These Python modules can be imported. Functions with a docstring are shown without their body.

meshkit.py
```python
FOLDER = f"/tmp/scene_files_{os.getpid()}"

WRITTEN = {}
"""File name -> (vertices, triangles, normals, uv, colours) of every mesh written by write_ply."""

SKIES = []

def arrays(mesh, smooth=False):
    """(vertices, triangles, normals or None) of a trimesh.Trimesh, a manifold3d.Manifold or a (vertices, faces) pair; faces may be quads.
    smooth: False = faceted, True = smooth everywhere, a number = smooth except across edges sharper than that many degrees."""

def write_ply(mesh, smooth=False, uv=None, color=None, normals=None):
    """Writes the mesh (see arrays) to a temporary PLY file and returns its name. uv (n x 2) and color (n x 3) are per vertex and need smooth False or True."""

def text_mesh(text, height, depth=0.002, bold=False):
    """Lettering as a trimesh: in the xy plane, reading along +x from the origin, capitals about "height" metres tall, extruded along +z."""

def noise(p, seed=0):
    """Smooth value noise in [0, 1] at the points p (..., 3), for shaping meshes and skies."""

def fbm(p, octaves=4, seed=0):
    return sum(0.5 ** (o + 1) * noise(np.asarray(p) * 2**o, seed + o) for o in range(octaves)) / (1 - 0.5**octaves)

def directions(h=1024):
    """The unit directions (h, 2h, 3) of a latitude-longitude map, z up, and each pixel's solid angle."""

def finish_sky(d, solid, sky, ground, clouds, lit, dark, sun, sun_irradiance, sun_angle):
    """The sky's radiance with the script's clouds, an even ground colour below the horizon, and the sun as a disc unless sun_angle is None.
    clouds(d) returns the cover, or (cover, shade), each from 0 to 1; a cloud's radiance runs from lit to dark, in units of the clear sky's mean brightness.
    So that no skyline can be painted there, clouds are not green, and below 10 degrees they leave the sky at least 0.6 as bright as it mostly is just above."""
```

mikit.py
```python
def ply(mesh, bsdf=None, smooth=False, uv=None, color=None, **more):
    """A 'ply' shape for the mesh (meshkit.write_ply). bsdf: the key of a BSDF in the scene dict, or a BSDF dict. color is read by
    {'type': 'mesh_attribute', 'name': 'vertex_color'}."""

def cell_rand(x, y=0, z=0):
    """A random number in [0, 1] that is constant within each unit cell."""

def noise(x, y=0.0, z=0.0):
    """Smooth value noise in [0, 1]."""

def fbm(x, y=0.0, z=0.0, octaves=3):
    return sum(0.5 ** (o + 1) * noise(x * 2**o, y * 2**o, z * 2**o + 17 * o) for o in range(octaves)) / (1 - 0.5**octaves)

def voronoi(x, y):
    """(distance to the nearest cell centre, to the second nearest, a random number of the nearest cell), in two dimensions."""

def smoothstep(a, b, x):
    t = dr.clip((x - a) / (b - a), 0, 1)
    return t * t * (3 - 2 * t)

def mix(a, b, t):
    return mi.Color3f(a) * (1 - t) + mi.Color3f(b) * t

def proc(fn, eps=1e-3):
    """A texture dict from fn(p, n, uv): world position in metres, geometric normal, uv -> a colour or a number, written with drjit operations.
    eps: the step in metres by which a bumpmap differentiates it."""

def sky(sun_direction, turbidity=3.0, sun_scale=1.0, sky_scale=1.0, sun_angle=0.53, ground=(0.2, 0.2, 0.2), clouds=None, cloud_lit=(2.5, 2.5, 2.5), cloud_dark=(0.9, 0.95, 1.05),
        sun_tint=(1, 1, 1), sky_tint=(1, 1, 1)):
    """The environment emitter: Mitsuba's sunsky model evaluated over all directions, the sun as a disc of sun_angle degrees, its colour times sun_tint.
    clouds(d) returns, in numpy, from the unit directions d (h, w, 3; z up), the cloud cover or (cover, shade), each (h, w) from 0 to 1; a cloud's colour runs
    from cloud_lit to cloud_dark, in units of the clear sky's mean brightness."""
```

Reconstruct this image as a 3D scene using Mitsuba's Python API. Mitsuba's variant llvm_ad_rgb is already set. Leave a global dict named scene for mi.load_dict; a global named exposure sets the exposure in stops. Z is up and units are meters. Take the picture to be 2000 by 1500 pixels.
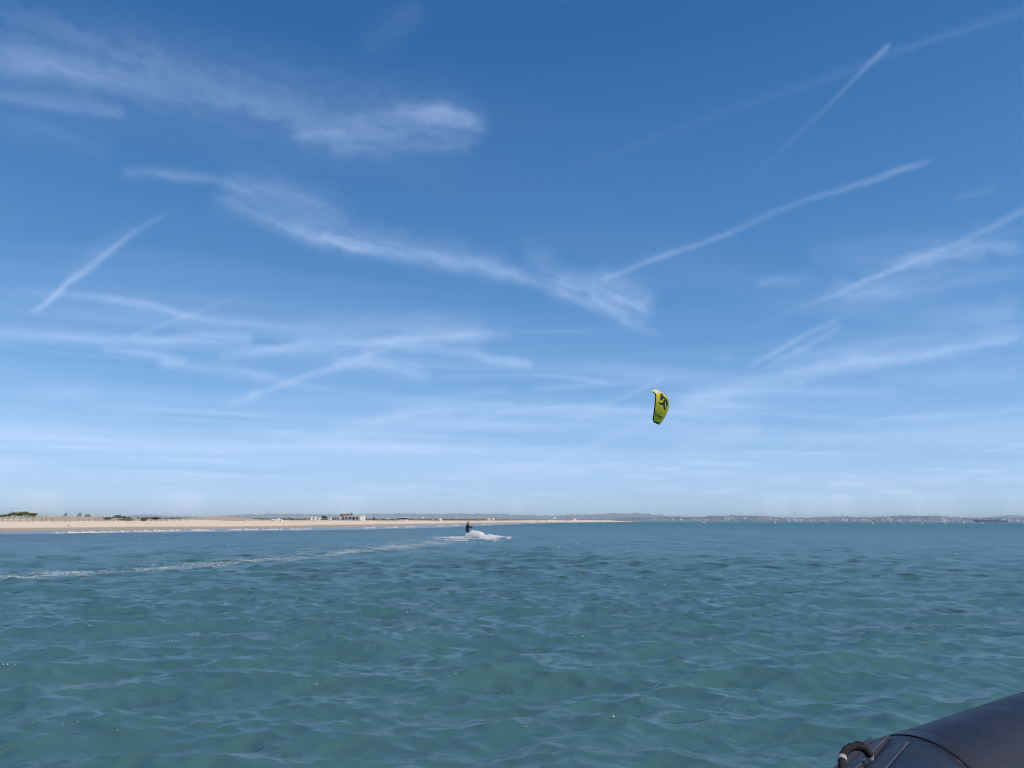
import math
import numpy as np, trimesh, manifold3d as m3
import drjit as dr
import mitsuba as mi
import mikit, meshkit
from mikit import proc, noise, fbm, smoothstep, mix, voronoi

T = mi.ScalarTransform4f
scene, labels = {}, {}

# ------------------------------------------------------------------ camera, sky, sun, exposure
EYE = 1.5                                   # metres above the water, sitting in the boat
PITCH, ROLL = math.radians(9.70), math.radians(0.164)
fwd = np.array([0, math.cos(PITCH), math.sin(PITCH)])
up0 = np.array([0, -math.sin(PITCH), math.cos(PITCH)])
right = np.array([1.0, 0, 0])
up = up0 * math.cos(ROLL) - right * math.sin(ROLL)
scene["camera"] = {
    "type": "thinlens", "fov": 2 * math.degrees(math.atan(1000 / 1560)), "fov_axis": "x",
    "aperture_radius": 0.0016, "focus_distance": 3.6, "near_clip": 0.05, "far_clip": 60000.0,
    "to_world": T().look_at(origin=[0, 0, EYE], target=(np.array([0, 0, EYE]) + fwd).tolist(), up=up.tolist()),
    "medium": {"type": "ref", "id": "air"},
}
exposure = 1.2
SUN_AZ, SUN_EL = math.radians(116), math.radians(48)      # bearing to the right of the view, height
sun = np.array([math.sin(SUN_AZ) * math.cos(SUN_EL), math.cos(SUN_AZ) * math.cos(SUN_EL), math.sin(SUN_EL)])

# cirrus streaks and old contrails: (bearing, elevation) in degrees along each, half width, density, fibre
STREAKS = [
    ([(-36.67, 27.24), (-29.23, 28.10), (-20.92, 27.91), (-11.74, 27.44), (-2.81, 27.27)], 2.06, [0.14, 0.18, 0.17, 0.17, 0.1], 0.5),
    ([(-36.06, 26.67), (-31.58, 27.23), (-27.59, 27.48), (-21.94, 27.59), (-14.73, 27.25)], 0.73, [0.26, 0.26, 0.2, 0.12, 0.05], 0.5),
    ([(-16.85, 25.79), (-11.71, 26.79), (-6.74, 27.69), (-1.63, 27.46)], 0.81, [0.08, 0.24, 0.4, 0.2], 0.9),
    ([(-16.86, 25.83), (-12.46, 26.62)], 0.22, [0.2, 0.2], 0.5),
    ([(-9.46, 28.05), (-5.58, 28.40), (-2.42, 27.68)], 0.51, [0.1, 0.32, 0.2], 0.8),
    ([(-13.89, 25.36), (-9.38, 25.80), (-2.80, 26.26)], 0.44, [0.14, 0.12, 0.12], 0.9),
    ([(-35.29, 24.71), (-31.37, 25.27), (-27.41, 25.57)], 0.33, [0.2, 0.26, 0.22], 0.4),
    ([(-35.12, 23.25), (-30.61, 23.67), (-27.50, 23.13)], 0.81, [0.06, 0.08, 0.06], 0.5),
    ([(-27.71, 21.96), (-24.55, 22.32), (-21.56, 22.45), (-16.63, 21.96), (-13.34, 21.59)], 0.33, [0.16, 0.32, 0.24, 0.12, 0.05], 0.6),
    ([(-21.55, 22.35), (-16.61, 21.63), (-11.81, 20.33)], 1.25, [0.14, 0.26, 0.1], 0.7),
    ([(-22.15, 21.28), (-17.60, 20.27), (-14.34, 19.54), (-11.39, 19.13), (-6.89, 18.55), (-3.08, 18.05), (1.50, 17.08), (4.53, 16.39)], 0.48, [0.08, 0.24, 0.38, 0.5, 0.42, 0.34, 0.28, 0.16], 0.6),
    ([(-16.57, 20.78), (-11.42, 19.76), (-5.76, 19.06), (-0.02, 17.73)], 0.88, [0.18, 0.2, 0.18, 0.16], 0.7),
    ([(0.35, 19.52), (3.41, 17.71)], 0.81, [0.08, 0.16], 0.6),
    ([(2.64, 17.18), (5.29, 16.52), (7.90, 15.37), (10.64, 14.54)], 0.81, [0.3, 0.44, 0.42, 0.14], 0.8),
    ([(3.40, 16.26), (6.40, 15.12), (8.61, 14.15)], 0.33, [0.2, 0.3, 0.3], 0.5),
    ([(5.68, 17.66), (8.29, 16.50), (10.84, 14.96)], 0.81, [0.2, 0.22, 0.08], 0.8),
    ([(7.88, 14.43), (9.33, 13.58), (11.14, 12.80)], 0.26, [0.25, 0.2, 0.06], 0.4),
    ([(6.43, 16.99), (10.57, 18.32), (15.00, 19.46), (19.32, 20.85), (23.44, 21.64), (26.71, 22.15), (29.28, 22.52)], 0.19, [0.3, 0.42, 0.26, 0.17, 0.2, 0.3, 0.12], 0.5),
    ([(17.33, 23.08), (22.44, 26.51), (25.65, 28.77), (27.48, 29.87)], 0.12, [0.03, 0.12, 0.24, 0.42], 0.0),
    ([(3.85, 24.66), (15.38, 27.47), (24.31, 28.75), (29.25, 29.40), (35.48, 29.62)], 0.22, [0.02, 0.05, 0.07, 0.1, 0.1], 0.2),
    ([(-31.93, 12.42), (-31.06, 13.27), (-30.42, 13.99), (-29.86, 14.78), (-28.14, 16.48), (-26.46, 18.35), (-24.36, 19.97)], 0.16, [0.25, 0.44, 0.5, 0.44, 0.34, 0.24, 0.06], 0.3),
    ([(-30.33, 14.55), (-28.47, 16.75), (-26.21, 19.04)], 0.44, [0.12, 0.14, 0.05], 0.3),
    ([(-33.83, 13.55), (-29.41, 13.97), (-27.03, 13.99), (-24.84, 13.78), (-22.58, 13.34), (-19.93, 13.23), (-15.46, 13.21)], 0.28, [0.12, 0.24, 0.36, 0.42, 0.28, 0.26, 0.14], 0.5),
    ([(-26.23, 11.63), (-23.37, 13.12), (-21.00, 14.31), (-18.71, 15.48)], 0.11, [0.2, 0.26, 0.14, 0.04], 0.1),
    ([(-33.85, 11.10), (-30.04, 11.32), (-26.22, 11.53), (-22.15, 11.91), (-18.19, 12.32)], 0.29, [0.4, 0.3, 0.36, 0.32, 0.22], 0.6),
    ([(-27.96, 10.80), (-25.24, 10.73), (-22.37, 10.39)], 0.22, [0.2, 0.36, 0.14], 0.5),
    ([(-26.22, 11.50), (-24.05, 11.57), (-21.52, 12.13), (-18.17, 12.11)], 0.40, [0.1, 0.2, 0.2, 0.2], 0.6),
    ([(-20.78, 10.85), (-16.43, 11.70), (-11.14, 12.23), (-6.75, 12.79), (-3.02, 13.16), (0.37, 13.44)], 0.33, [0.2, 0.36, 0.44, 0.52, 0.46, 0.2], 0.6),
    ([(-16.13, 12.64), (-11.17, 13.16), (-5.65, 13.47), (-1.52, 13.36)], 0.81, [0.15, 0.26, 0.3, 0.2], 0.8),
    ([(-11.12, 11.65), (-7.48, 12.22), (-3.75, 11.87), (-1.50, 11.42), (1.68, 11.06)], 0.33, [0.2, 0.26, 0.34, 0.44, 0.28], 0.6),
    ([(-0.01, 13.37), (3.75, 13.42), (8.96, 13.42)], 0.15, [0.14, 0.12, 0.05], 0.3),
    ([(-24.57, 10.18), (-20.72, 9.99), (-17.36, 9.64), (-13.87, 9.20), (-7.75, 8.57)], 0.33, [0.26, 0.3, 0.3, 0.2, 0.1], 0.7),
    ([(-24.26, 10.20), (-22.68, 10.16)], 0.22, [0.3, 0.2], 0.5),
    ([(-20.07, 7.44), (-18.30, 8.40), (-17.67, 9.20)], 0.26, [0.16, 0.32, 0.2], 0.5),
    ([(-18.63, 8.17), (-15.97, 9.29), (-13.22, 10.41), (-10.03, 11.70)], 0.22, [0.26, 0.36, 0.34, 0.24], 0.4),
    ([(-13.23, 10.77), (-10.37, 11.03), (-7.80, 10.50), (-5.40, 10.12)], 0.44, [0.16, 0.36, 0.34, 0.26], 0.8),
    ([(-5.58, 10.15), (-0.75, 10.25), (3.35, 10.21), (7.05, 9.76)], 0.17, [0.16, 0.16, 0.22, 0.26], 0.4),
    ([(-33.47, 7.16), (-29.17, 7.89), (-27.45, 8.22)], 0.51, [0.1, 0.22, 0.06], 0.5),
    ([(-33.30, 5.42), (-28.75, 6.34), (-23.42, 7.16)], 0.95, [0.2, 0.16, 0.08], 0.6),
    ([(-13.04, 6.13), (-10.23, 6.70), (-7.72, 7.48), (-3.70, 8.09), (0.38, 8.23)], 0.37, [0.1, 0.3, 0.36, 0.28, 0.12], 0.6),
    ([(-8.80, 7.20), (-3.69, 7.40)], 0.73, [0.14, 0.14], 0.6),
    ([(-9.55, 8.16), (-5.18, 8.70), (0.00, 9.19)], 0.22, [0.12, 0.2, 0.12], 0.4),
    ([(-3.69, 7.11), (1.86, 7.87), (7.38, 8.18)], 0.22, [0.16, 0.2, 0.1], 0.4),
    ([(1.12, 9.26), (7.41, 9.71), (12.13, 9.88)], 0.22, [0.14, 0.18, 0.1], 0.4),
    ([(4.43, 6.68), (5.91, 7.66), (8.12, 8.72), (11.05, 9.99)], 0.18, [0.18, 0.2, 0.22, 0.2], 0.2),
    ([(5.51, 5.29), (8.80, 6.53), (12.05, 7.73)], 0.33, [0.1, 0.14, 0.12], 0.4),
    ([(-19.51, 6.26), (-16.48, 5.88), (-13.01, 5.49), (-10.18, 5.26)], 0.26, [0.12, 0.34, 0.36, 0.16], 0.5),
    ([(-21.03, 4.55), (-14.38, 4.92), (-7.29, 4.88)], 0.29, [0.14, 0.2, 0.12], 0.6),
    ([(-3.63, 3.10), (2.21, 4.03), (6.61, 5.65)], 0.26, [0.1, 0.16, 0.12], 0.4),
    ([(16.12, 12.73), (20.31, 14.34), (23.32, 15.14), (26.87, 16.31), (30.54, 17.37), (34.30, 18.69)], 0.17, [0.04, 0.1, 0.36, 0.3, 0.22, 0.4], 0.3),
    ([(21.67, 14.90), (25.58, 15.66), (29.58, 16.41), (34.11, 16.75)], 1.03, [0.1, 0.24, 0.3, 0.26], 0.8),
    ([(20.51, 17.74), (25.09, 17.54), (29.94, 17.15)], 0.88, [0.06, 0.14, 0.14], 0.8),
    ([(22.95, 14.51), (25.51, 14.67), (29.44, 14.67), (33.95, 15.09)], 0.44, [0.2, 0.26, 0.16, 0.14], 0.6),
    ([(17.33, 16.25), (19.74, 16.28), (21.75, 16.26)], 0.33, [0.14, 0.22, 0.12], 0.7),
    ([(16.54, 10.48), (18.46, 11.36), (20.53, 12.43), (22.94, 13.29)], 0.17, [0.14, 0.24, 0.24, 0.26], 0.2),
    ([(17.73, 10.28), (19.80, 11.27), (21.50, 12.12), (23.11, 12.93)], 0.17, [0.12, 0.2, 0.22, 0.2], 0.2),
    ([(12.43, 8.36), (15.96, 9.13), (19.38, 9.67), (23.00, 10.26), (27.64, 10.59), (33.59, 11.35)], 0.48, [0.14, 0.24, 0.3, 0.36, 0.36, 0.36], 0.5),
    ([(18.06, 10.16), (24.64, 11.25), (33.73, 12.82)], 1.03, [0.12, 0.16, 0.16], 0.6),
    ([(12.08, 8.52), (17.31, 8.82), (21.29, 8.70), (26.26, 8.19)], 0.33, [0.24, 0.32, 0.22, 0.1], 0.5),
    ([(23.06, 6.29), (26.74, 6.55), (30.19, 6.64), (33.17, 6.78)], 0.26, [0.14, 0.36, 0.34, 0.3], 0.5),
    ([(11.25, 4.80), (13.72, 5.26), (15.82, 5.85), (17.86, 6.21)], 0.44, [0.24, 0.36, 0.34, 0.12], 0.7),
    ([(11.00, 8.11), (15.22, 7.99), (17.89, 6.84)], 1.32, [0.26, 0.26, 0.12], 0.7),
    ([(13.96, 11.46), (15.88, 11.26)], 0.22, [0.1, 0.24], 0.7),
    ([(29.90, 20.00), (32.94, 20.22)], 0.18, [0.08, 0.14], 0.5),
    ([(24.49, 9.08), (28.96, 8.91), (33.36, 8.83)], 0.59, [0.1, 0.16, 0.16], 0.6),
    ([(-11.93, 31.73), (-8.50, 33.86), (-6.95, 35.16)], 0.73, [0.06, 0.08, 0.06], 0.5),
]


def smooth_line(pts, dens, n=10):
    p, q = np.asarray(pts, float), np.asarray(dens, float)
    if len(p) < 3:
        t = np.linspace(0, 1, n)[:, None]
        return p[0] * (1 - t) + p[1] * t, q[0] * (1 - t[:, 0]) + q[1] * t[:, 0]
    e = np.vstack([2 * p[0] - p[1], p, 2 * p[-1] - p[-2]])
    out, o2 = [], []
    for i in range(len(p) - 1):
        a, b, c, d = e[i:i + 4]
        for t in np.linspace(0, 1, n, endpoint=i == len(p) - 2):
            out.append(0.5 * (2 * b + (c - a) * t + (2 * a - 5 * b + 4 * c - d) * t * t + (3 * b - a - 3 * c + d) * t ** 3))
            o2.append(q[i] * (1 - t) + q[i + 1] * t)
    return np.array(out), np.array(o2)


def cirrus(d):
    az = np.degrees(np.arctan2(d[..., 0], d[..., 1]))
    el = np.degrees(np.arcsin(np.clip(d[..., 2], -1, 1)))
    cover = np.zeros(az.shape)
    # a thin veil of stretched ice cloud all round the sky, on a flat layer seen in perspective
    zz = np.maximum(d[..., 2], 0.03)
    px, py = d[..., 0] / zz, d[..., 1] / zz
    a = math.radians(68)
    s, t = px * math.sin(a) + py * math.cos(a), px * math.cos(a) - py * math.sin(a)
    veil = meshkit.fbm(np.stack([s * 0.35, t * 1.5, 0 * s], -1), 5, 3)
    fine = meshkit.fbm(np.stack([s * 1.1 + veil, t * 7.0, 0 * s + 4], -1), 4, 9)
    low = np.clip((24 - el) / 22, 0, 1)
    cover += np.clip((veil - 0.50) * 1.1, 0, 1) * (0.35 + 0.65 * fine) * (0.12 + 0.8 * low)
    # flat bands low down
    band = meshkit.fbm(np.stack([az * 0.045, el * 0.9, 0 * az], -1), 4, 21)
    cover += np.clip(band - 0.40, 0, 1) * 0.38 * np.exp(-((el - 6.0) / 5.5) ** 2)
    cover += np.interp(el, [0, 3, 8, 12, 16, 21, 33], [0.66, 0.52, 0.26, 0.15, 0.085, 0.055, 0.01])
    for n, (pts, width, dens, fibre) in enumerate(STREAKS):
        p, q = smooth_line(pts, dens)
        m = 4 * width + 1.0
        box = (az > p[:, 0].min() - m * 1.3) & (az < p[:, 0].max() + m * 1.3) & (el > p[:, 1].min() - m) & (el < p[:, 1].max() + m)
        if not box.any():
            continue
        A, E = az[box], el[box]
        wob = min(0.5, width * 0.8) * (0.4 + 0.6 * fibre)
        A0, E0 = A, E
        soft = min(1.0, width / 0.35)
        A = A + wob * 1.6 * (meshkit.fbm(np.stack([A0 * 0.7, E0 * 0.9, 0 * A + n], -1), 3, 31) - 0.5) + 0.35 * width * soft * (meshkit.fbm(np.stack([A0 * 1.7, E0 * 2.6, 0 * A + n], -1), 4, 33) - 0.5)
        E = E + wob * 1.6 * (meshkit.fbm(np.stack([A0 * 0.7, E0 * 0.9, 0 * A + n], -1), 3, 47) - 0.5) + 0.7 * width * soft * (meshkit.fbm(np.stack([A0 * 1.3, E0 * 2.6, 0 * A + n], -1), 4, 49) - 0.5)
        c = math.cos(math.radians(p[:, 1].mean()))
        best, dn, al, sg = np.full(A.shape, 1e9), np.zeros(A.shape), np.zeros(A.shape), np.zeros(A.shape)
        run = 0.0
        for i in range(len(p) - 1):
            ax, ay = p[i, 0] * c, p[i, 1]
            bx, by = (p[i + 1, 0] - p[i, 0]) * c, p[i + 1, 1] - p[i, 1]
            L2 = bx * bx + by * by + 1e-12
            tt = np.clip(((A * c - ax) * bx + (E - ay) * by) / L2, 0, 1)
            cx, cy = A * c - ax - tt * bx, E - ay - tt * by
            dd = np.hypot(cx, cy)
            hit = dd < best
            side = np.sign(bx * cy - by * cx)
            best = np.where(hit, dd, best)
            dn = np.where(hit, q[i] * (1 - tt) + q[i + 1] * tt, dn)
            al = np.where(hit, run + tt * math.sqrt(L2), al)
            sg = np.where(hit, side * dd, sg)
            run += math.sqrt(L2)
        thr = meshkit.fbm(np.stack([al * 0.16 / (0.3 + width), sg / (0.16 + 0.30 * width) + 0.25 * al, 0 * al + n * 3.7], -1), 4, 63)
        thr2 = meshkit.fbm(np.stack([A * 0.5, E * 1.6, 0 * al + n * 1.3], -1), 3, 71)
        tex = 1 + (0.7 + 1.1 * fibre) * 2.0 * (0.8 * thr + 0.2 * thr2 - 0.5)
        w = np.maximum(width * 0.78, 0.095)
        ends = np.clip(np.minimum(al, run - al) / (0.3 + 0.8 * width), 0, 1)
        f = np.exp(-0.5 * (best / w) ** 2) * dn * (0.48 + 0.16 * np.clip((17 - E) / 6, 0, 1)) * np.clip(tex, 0, 2) * np.minimum(1, width / w) * ends
        cover[box] = 1 - (1 - np.clip(cover[box], 0, 1)) * (1 - np.clip(f, 0, 1))
    return np.clip(cover, 0, 0.97)


scene["sky"] = mikit.sky(sun.tolist(), turbidity=1.6, clouds=cirrus, cloud_lit=(3.2, 4.0, 5.5), cloud_dark=(1.5, 1.6, 1.8),
                         sky_tint=(0.41, 1.08, 1.49), sky_scale=1.0, ground=(0.05, 0.1, 0.11))

# ------------------------------------------------------------------ helpers
def P2(bearing, dist):
    """plan position of a bearing (degrees right of the view) at a distance along the view"""
    return math.tan(math.radians(bearing)) * dist, dist


def rgb(*c):
    return {"type": "rgb", "value": list(c)}


def diffuse(key, c):
    scene[key] = {"type": "twosided", "bsdf": {"type": "diffuse", "reflectance": c if isinstance(c, dict) else rgb(*c)}}
    return key


def plastic(key, c, rough=0.5, **k):
    scene[key] = {"type": "twosided", "bsdf": {"type": "principled", "base_color": c if isinstance(c, dict) else rgb(*c), "roughness": rough, "specular": 0.5, **k}}
    return key


def numbered(name, holder=""):
    key, i = holder + name, 0
    while key in taken:
        i += 1
        key = f"{holder}{name}_{i:03d}"
    taken.add(key)
    return key


taken = set()


def thing(name, label=None, category=None, group=None, kind=None):
    key = numbered(name)
    labels[key] = {}
    if label: labels[key]["label"] = label
    if category: labels[key]["category"] = category
    if group: labels[key]["group"] = group
    if kind: labels[key]["kind"] = kind
    return key


def put(key, mesh, bsdf, smooth=False, **k):
    taken.add(key)
    scene[key] = mikit.ply(mesh, bsdf, smooth=smooth, **k)
    return key


def part(holder, name, mesh, bsdf, smooth=False, label=None, kind=None, **k):
    key = numbered(name, holder + "__")
    scene[key] = mikit.ply(mesh, bsdf, smooth=smooth, **k)
    if label or kind:
        labels[key] = {a: b for a, b in (("label", label), ("kind", kind)) if b}
    return key


def box(size, at, yaw=0.0):
    m = trimesh.creation.box(size)
    if yaw: m.apply_transform(trimesh.transformations.rotation_matrix(yaw, [0, 0, 1]))
    m.apply_translation(at)
    return m


def tube(points, radii, sides=14, cap=True):
    p = np.asarray(points, float)
    r = np.broadcast_to(radii, (len(p),))
    t = np.gradient(p, axis=0)
    t /= np.linalg.norm(t, axis=1, keepdims=True)
    a = np.cross(t[0], [0, 0, 1] if abs(t[0][2]) < 0.9 else [1, 0, 0]); a /= np.linalg.norm(a)
    rings, ang = [], np.arange(sides) * 2 * np.pi / sides
    for i in range(len(p)):
        a = a - t[i] * a.dot(t[i]); a /= np.linalg.norm(a)
        b = np.cross(t[i], a)
        rings.append(p[i] + r[i] * (np.cos(ang)[:, None] * a + np.sin(ang)[:, None] * b))
    v = np.vstack(rings + [p[:1], p[-1:]])
    f, n = [], len(p)
    for i in range(n - 1):
        for j in range(sides):
            k = (j + 1) % sides
            f += [[i * sides + j, i * sides + k, (i + 1) * sides + k], [i * sides + j, (i + 1) * sides + k, (i + 1) * sides + j]]
    if cap:
        for j in range(sides):
            k = (j + 1) % sides
            f += [[n * sides, k, j], [n * sides + 1, (n - 1) * sides + j, (n - 1) * sides + k]]
    return trimesh.Trimesh(v, f, process=False)


def curve(pts, n=8):
    return smooth_line(pts, [0] * len(pts), n)[0] if len(pts) > 2 else np.asarray(pts, float)


def cat(ms):
    return trimesh.util.concatenate(ms)


def bones(joints, links, step=0.03, rounds=12):
    """one continuous body: hulls of spheres along the links, joined, refined and smoothed"""
    man = None
    for a, b in links:
        (pa, ra), (pb, rb) = joints[a], joints[b]
        h = m3.Manifold.batch_hull([m3.Manifold.sphere(ra, 20).translate(list(map(float, pa))), m3.Manifold.sphere(rb, 20).translate(list(map(float, pb)))])
        man = h if man is None else man + h
    me = man.refine_to_length(step).to_mesh()
    m = trimesh.Trimesh(me.vert_properties[:, :3], me.tri_verts, process=True)
    trimesh.smoothing.filter_taubin(m, iterations=rounds)
    return m


def leaf_cloud(rng, centre, radii, n, size, flat=0.0):
    """n small leaf faces through an ellipsoid, in clumps, denser outwards"""
    k = max(3, n // 40)
    c = rng.normal(size=(k, 3)); c /= np.linalg.norm(c, axis=1, keepdims=True)
    c *= rng.uniform(0.35, 0.95, (k, 1))
    if flat: c[:, 2] = np.abs(c[:, 2]) * (1 - flat) + flat * 0.3
    q = c[rng.integers(0, k, n)] + rng.normal(size=(n, 3)) * 0.22
    q = q * np.asarray(radii) + centre
    d1 = rng.normal(size=(n, 3)); d1 /= np.linalg.norm(d1, axis=1, keepdims=True)
    d2 = np.cross(d1, rng.normal(size=(n, 3))); d2 /= np.linalg.norm(d2, axis=1, keepdims=True)
    s = size * rng.uniform(0.6, 1.4, (n, 1))
    v = np.stack([q - d1 * s, q + d2 * s * 0.6, q + d1 * s, q - d2 * s * 0.6], 1).reshape(-1, 3)
    i = np.arange(n)[:, None] * 4
    f = np.vstack([i + [0, 1, 2], i + [0, 2, 3]])
    return trimesh.Trimesh(v, f, process=False)


# ------------------------------------------------------------------ sea
rng = np.random.default_rng(11)
NW = 170
lam = np.geomspace(0.12, 4.5, NW) * rng.uniform(0.96, 1.04, NW)
kk = 2 * np.pi / lam
slope = np.exp(-0.5 * (np.maximum(0, np.log(lam / 1.05)) / 0.60) ** 2) * np.exp(-0.5 * (np.maximum(0, np.log(0.2 / lam)) / 0.35) ** 2)
slope *= math.sqrt(0.056 * 2 / (slope ** 2).sum())
amp = slope / kk
mode = rng.choice([-46, -8, 38], NW, p=[0.36, 0.34, 0.30])
wdir = np.radians(185 + mode + rng.normal(0, 17, NW) * (1 + 0.5 * (lam < 0.7)))
kx, ky = kk * np.sin(wdir), kk * np.cos(wdir)
phase = rng.uniform(0, 2 * np.pi, NW)


def sea_points(x, y, spacing):
    """displaced water points: choppy waves, those too short for the local spacing left out"""
    dx, dy, dz = np.zeros_like(x), np.zeros_like(x), np.zeros_like(x)
    gust = 0.75 + 0.5 * meshkit.fbm(np.stack([x * 0.05, y * 0.05, 0 * x], -1), 2, 5)
    for i in range(NW):
        w = np.clip((lam[i] / spacing - 0.5) / 1.2, 0, 1)
        on = w > 0
        if not on.any():
            continue
        ph = kx[i] * x[on] + ky[i] * y[on] + phase[i]
        a = amp[i] * w[on] * gust[on]
        s = np.sin(ph)
        dz[on] += a * np.cos(ph)
        dx[on] -= 0.90 * a * s * kx[i] / kk[i]
        dy[on] -= 0.90 * a * s * ky[i] / kk[i]
    return x + dx, y + dy, dz


def spacing_at(r):
    return np.where(r < 4.8, 0.05, np.where(r < 110, r * r / (822 * EYE) * 0.55, r * 0.05))


r_near = np.linspace(0.5, 4.76, 96)
r_mid = 822 * EYE / np.arange(822 * EYE / 4.8, 822 * EYE / 110, -0.55)
r_far = np.geomspace(112, 15000, 110)
rr = np.concatenate([r_near, r_mid, r_far])
th = np.radians(np.concatenate([np.arange(-180, -40, 4.0), np.arange(-40, 40, 0.062), np.arange(40, 180, 4.0)]))
R, TH = np.meshgrid(rr, th, indexing="ij")
coarse = np.where(np.abs(TH) > math.radians(40), R * math.radians(4), 0)
X, Y, Z = sea_points((R * np.sin(TH)).ravel(), (R * np.cos(TH)).ravel(), np.maximum(spacing_at(R), coarse).ravel())
nr, nt = R.shape
i, j = np.meshgrid(np.arange(nr - 1), np.arange(nt), indexing="ij")
q = np.stack([i * nt + j, i * nt + (j + 1) % nt, (i + 1) * nt + (j + 1) % nt, (i + 1) * nt + j], -1).reshape(-1, 4)
faces = np.vstack([q[:, [0, 1, 2]], q[:, [0, 2, 3]]])


def ripple(p, n, uv):
    x, y = p.x, p.y
    u, v = x * 0.82 + y * 0.57, y * 0.82 - x * 0.57
    off = 0.55 + 0.5 * smoothstep(10.0, 60.0, y + 0.3 * x) + 1.9 * smoothstep(60.0, 420.0, y + 0.7 * x)          # the wind gets up away from the lee of the beach
    off = off * (0.7 + 0.6 * fbm(x * 0.09, y * 0.010, 12.0))          # gusts
    h = 0.34 * off * noise(x * 0.13, y * 0.2, 0.0)
    h += 0.17 * off * noise(x * 0.55, y * 0.75, 1.0)
    h += 0.060 * off * noise(u * 1.2, v * 1.7, 2.0)
    h += 0.010 * noise(x * 2.7, y * 3.8, 3.0)
    h += 0.0060 * noise(u * 6.5, v * 8.5, 4.0)
    h += 0.0032 * noise(x * 16.0, y * 21.0, 5.0)
    h += 0.0017 * noise(u * 41.0, v * 52.0, 6.0)
    calm = smoothstep(0.60, 0.78, noise(x * 1.1, y * 2.3, 8.0)) * smoothstep(0.35, 0.6, noise(x * 5.0, y * 8.0, 9.0))
    h += calm * 0.006 * noise(x * 37.0, y * 48.0, 7.0)
    return h


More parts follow.
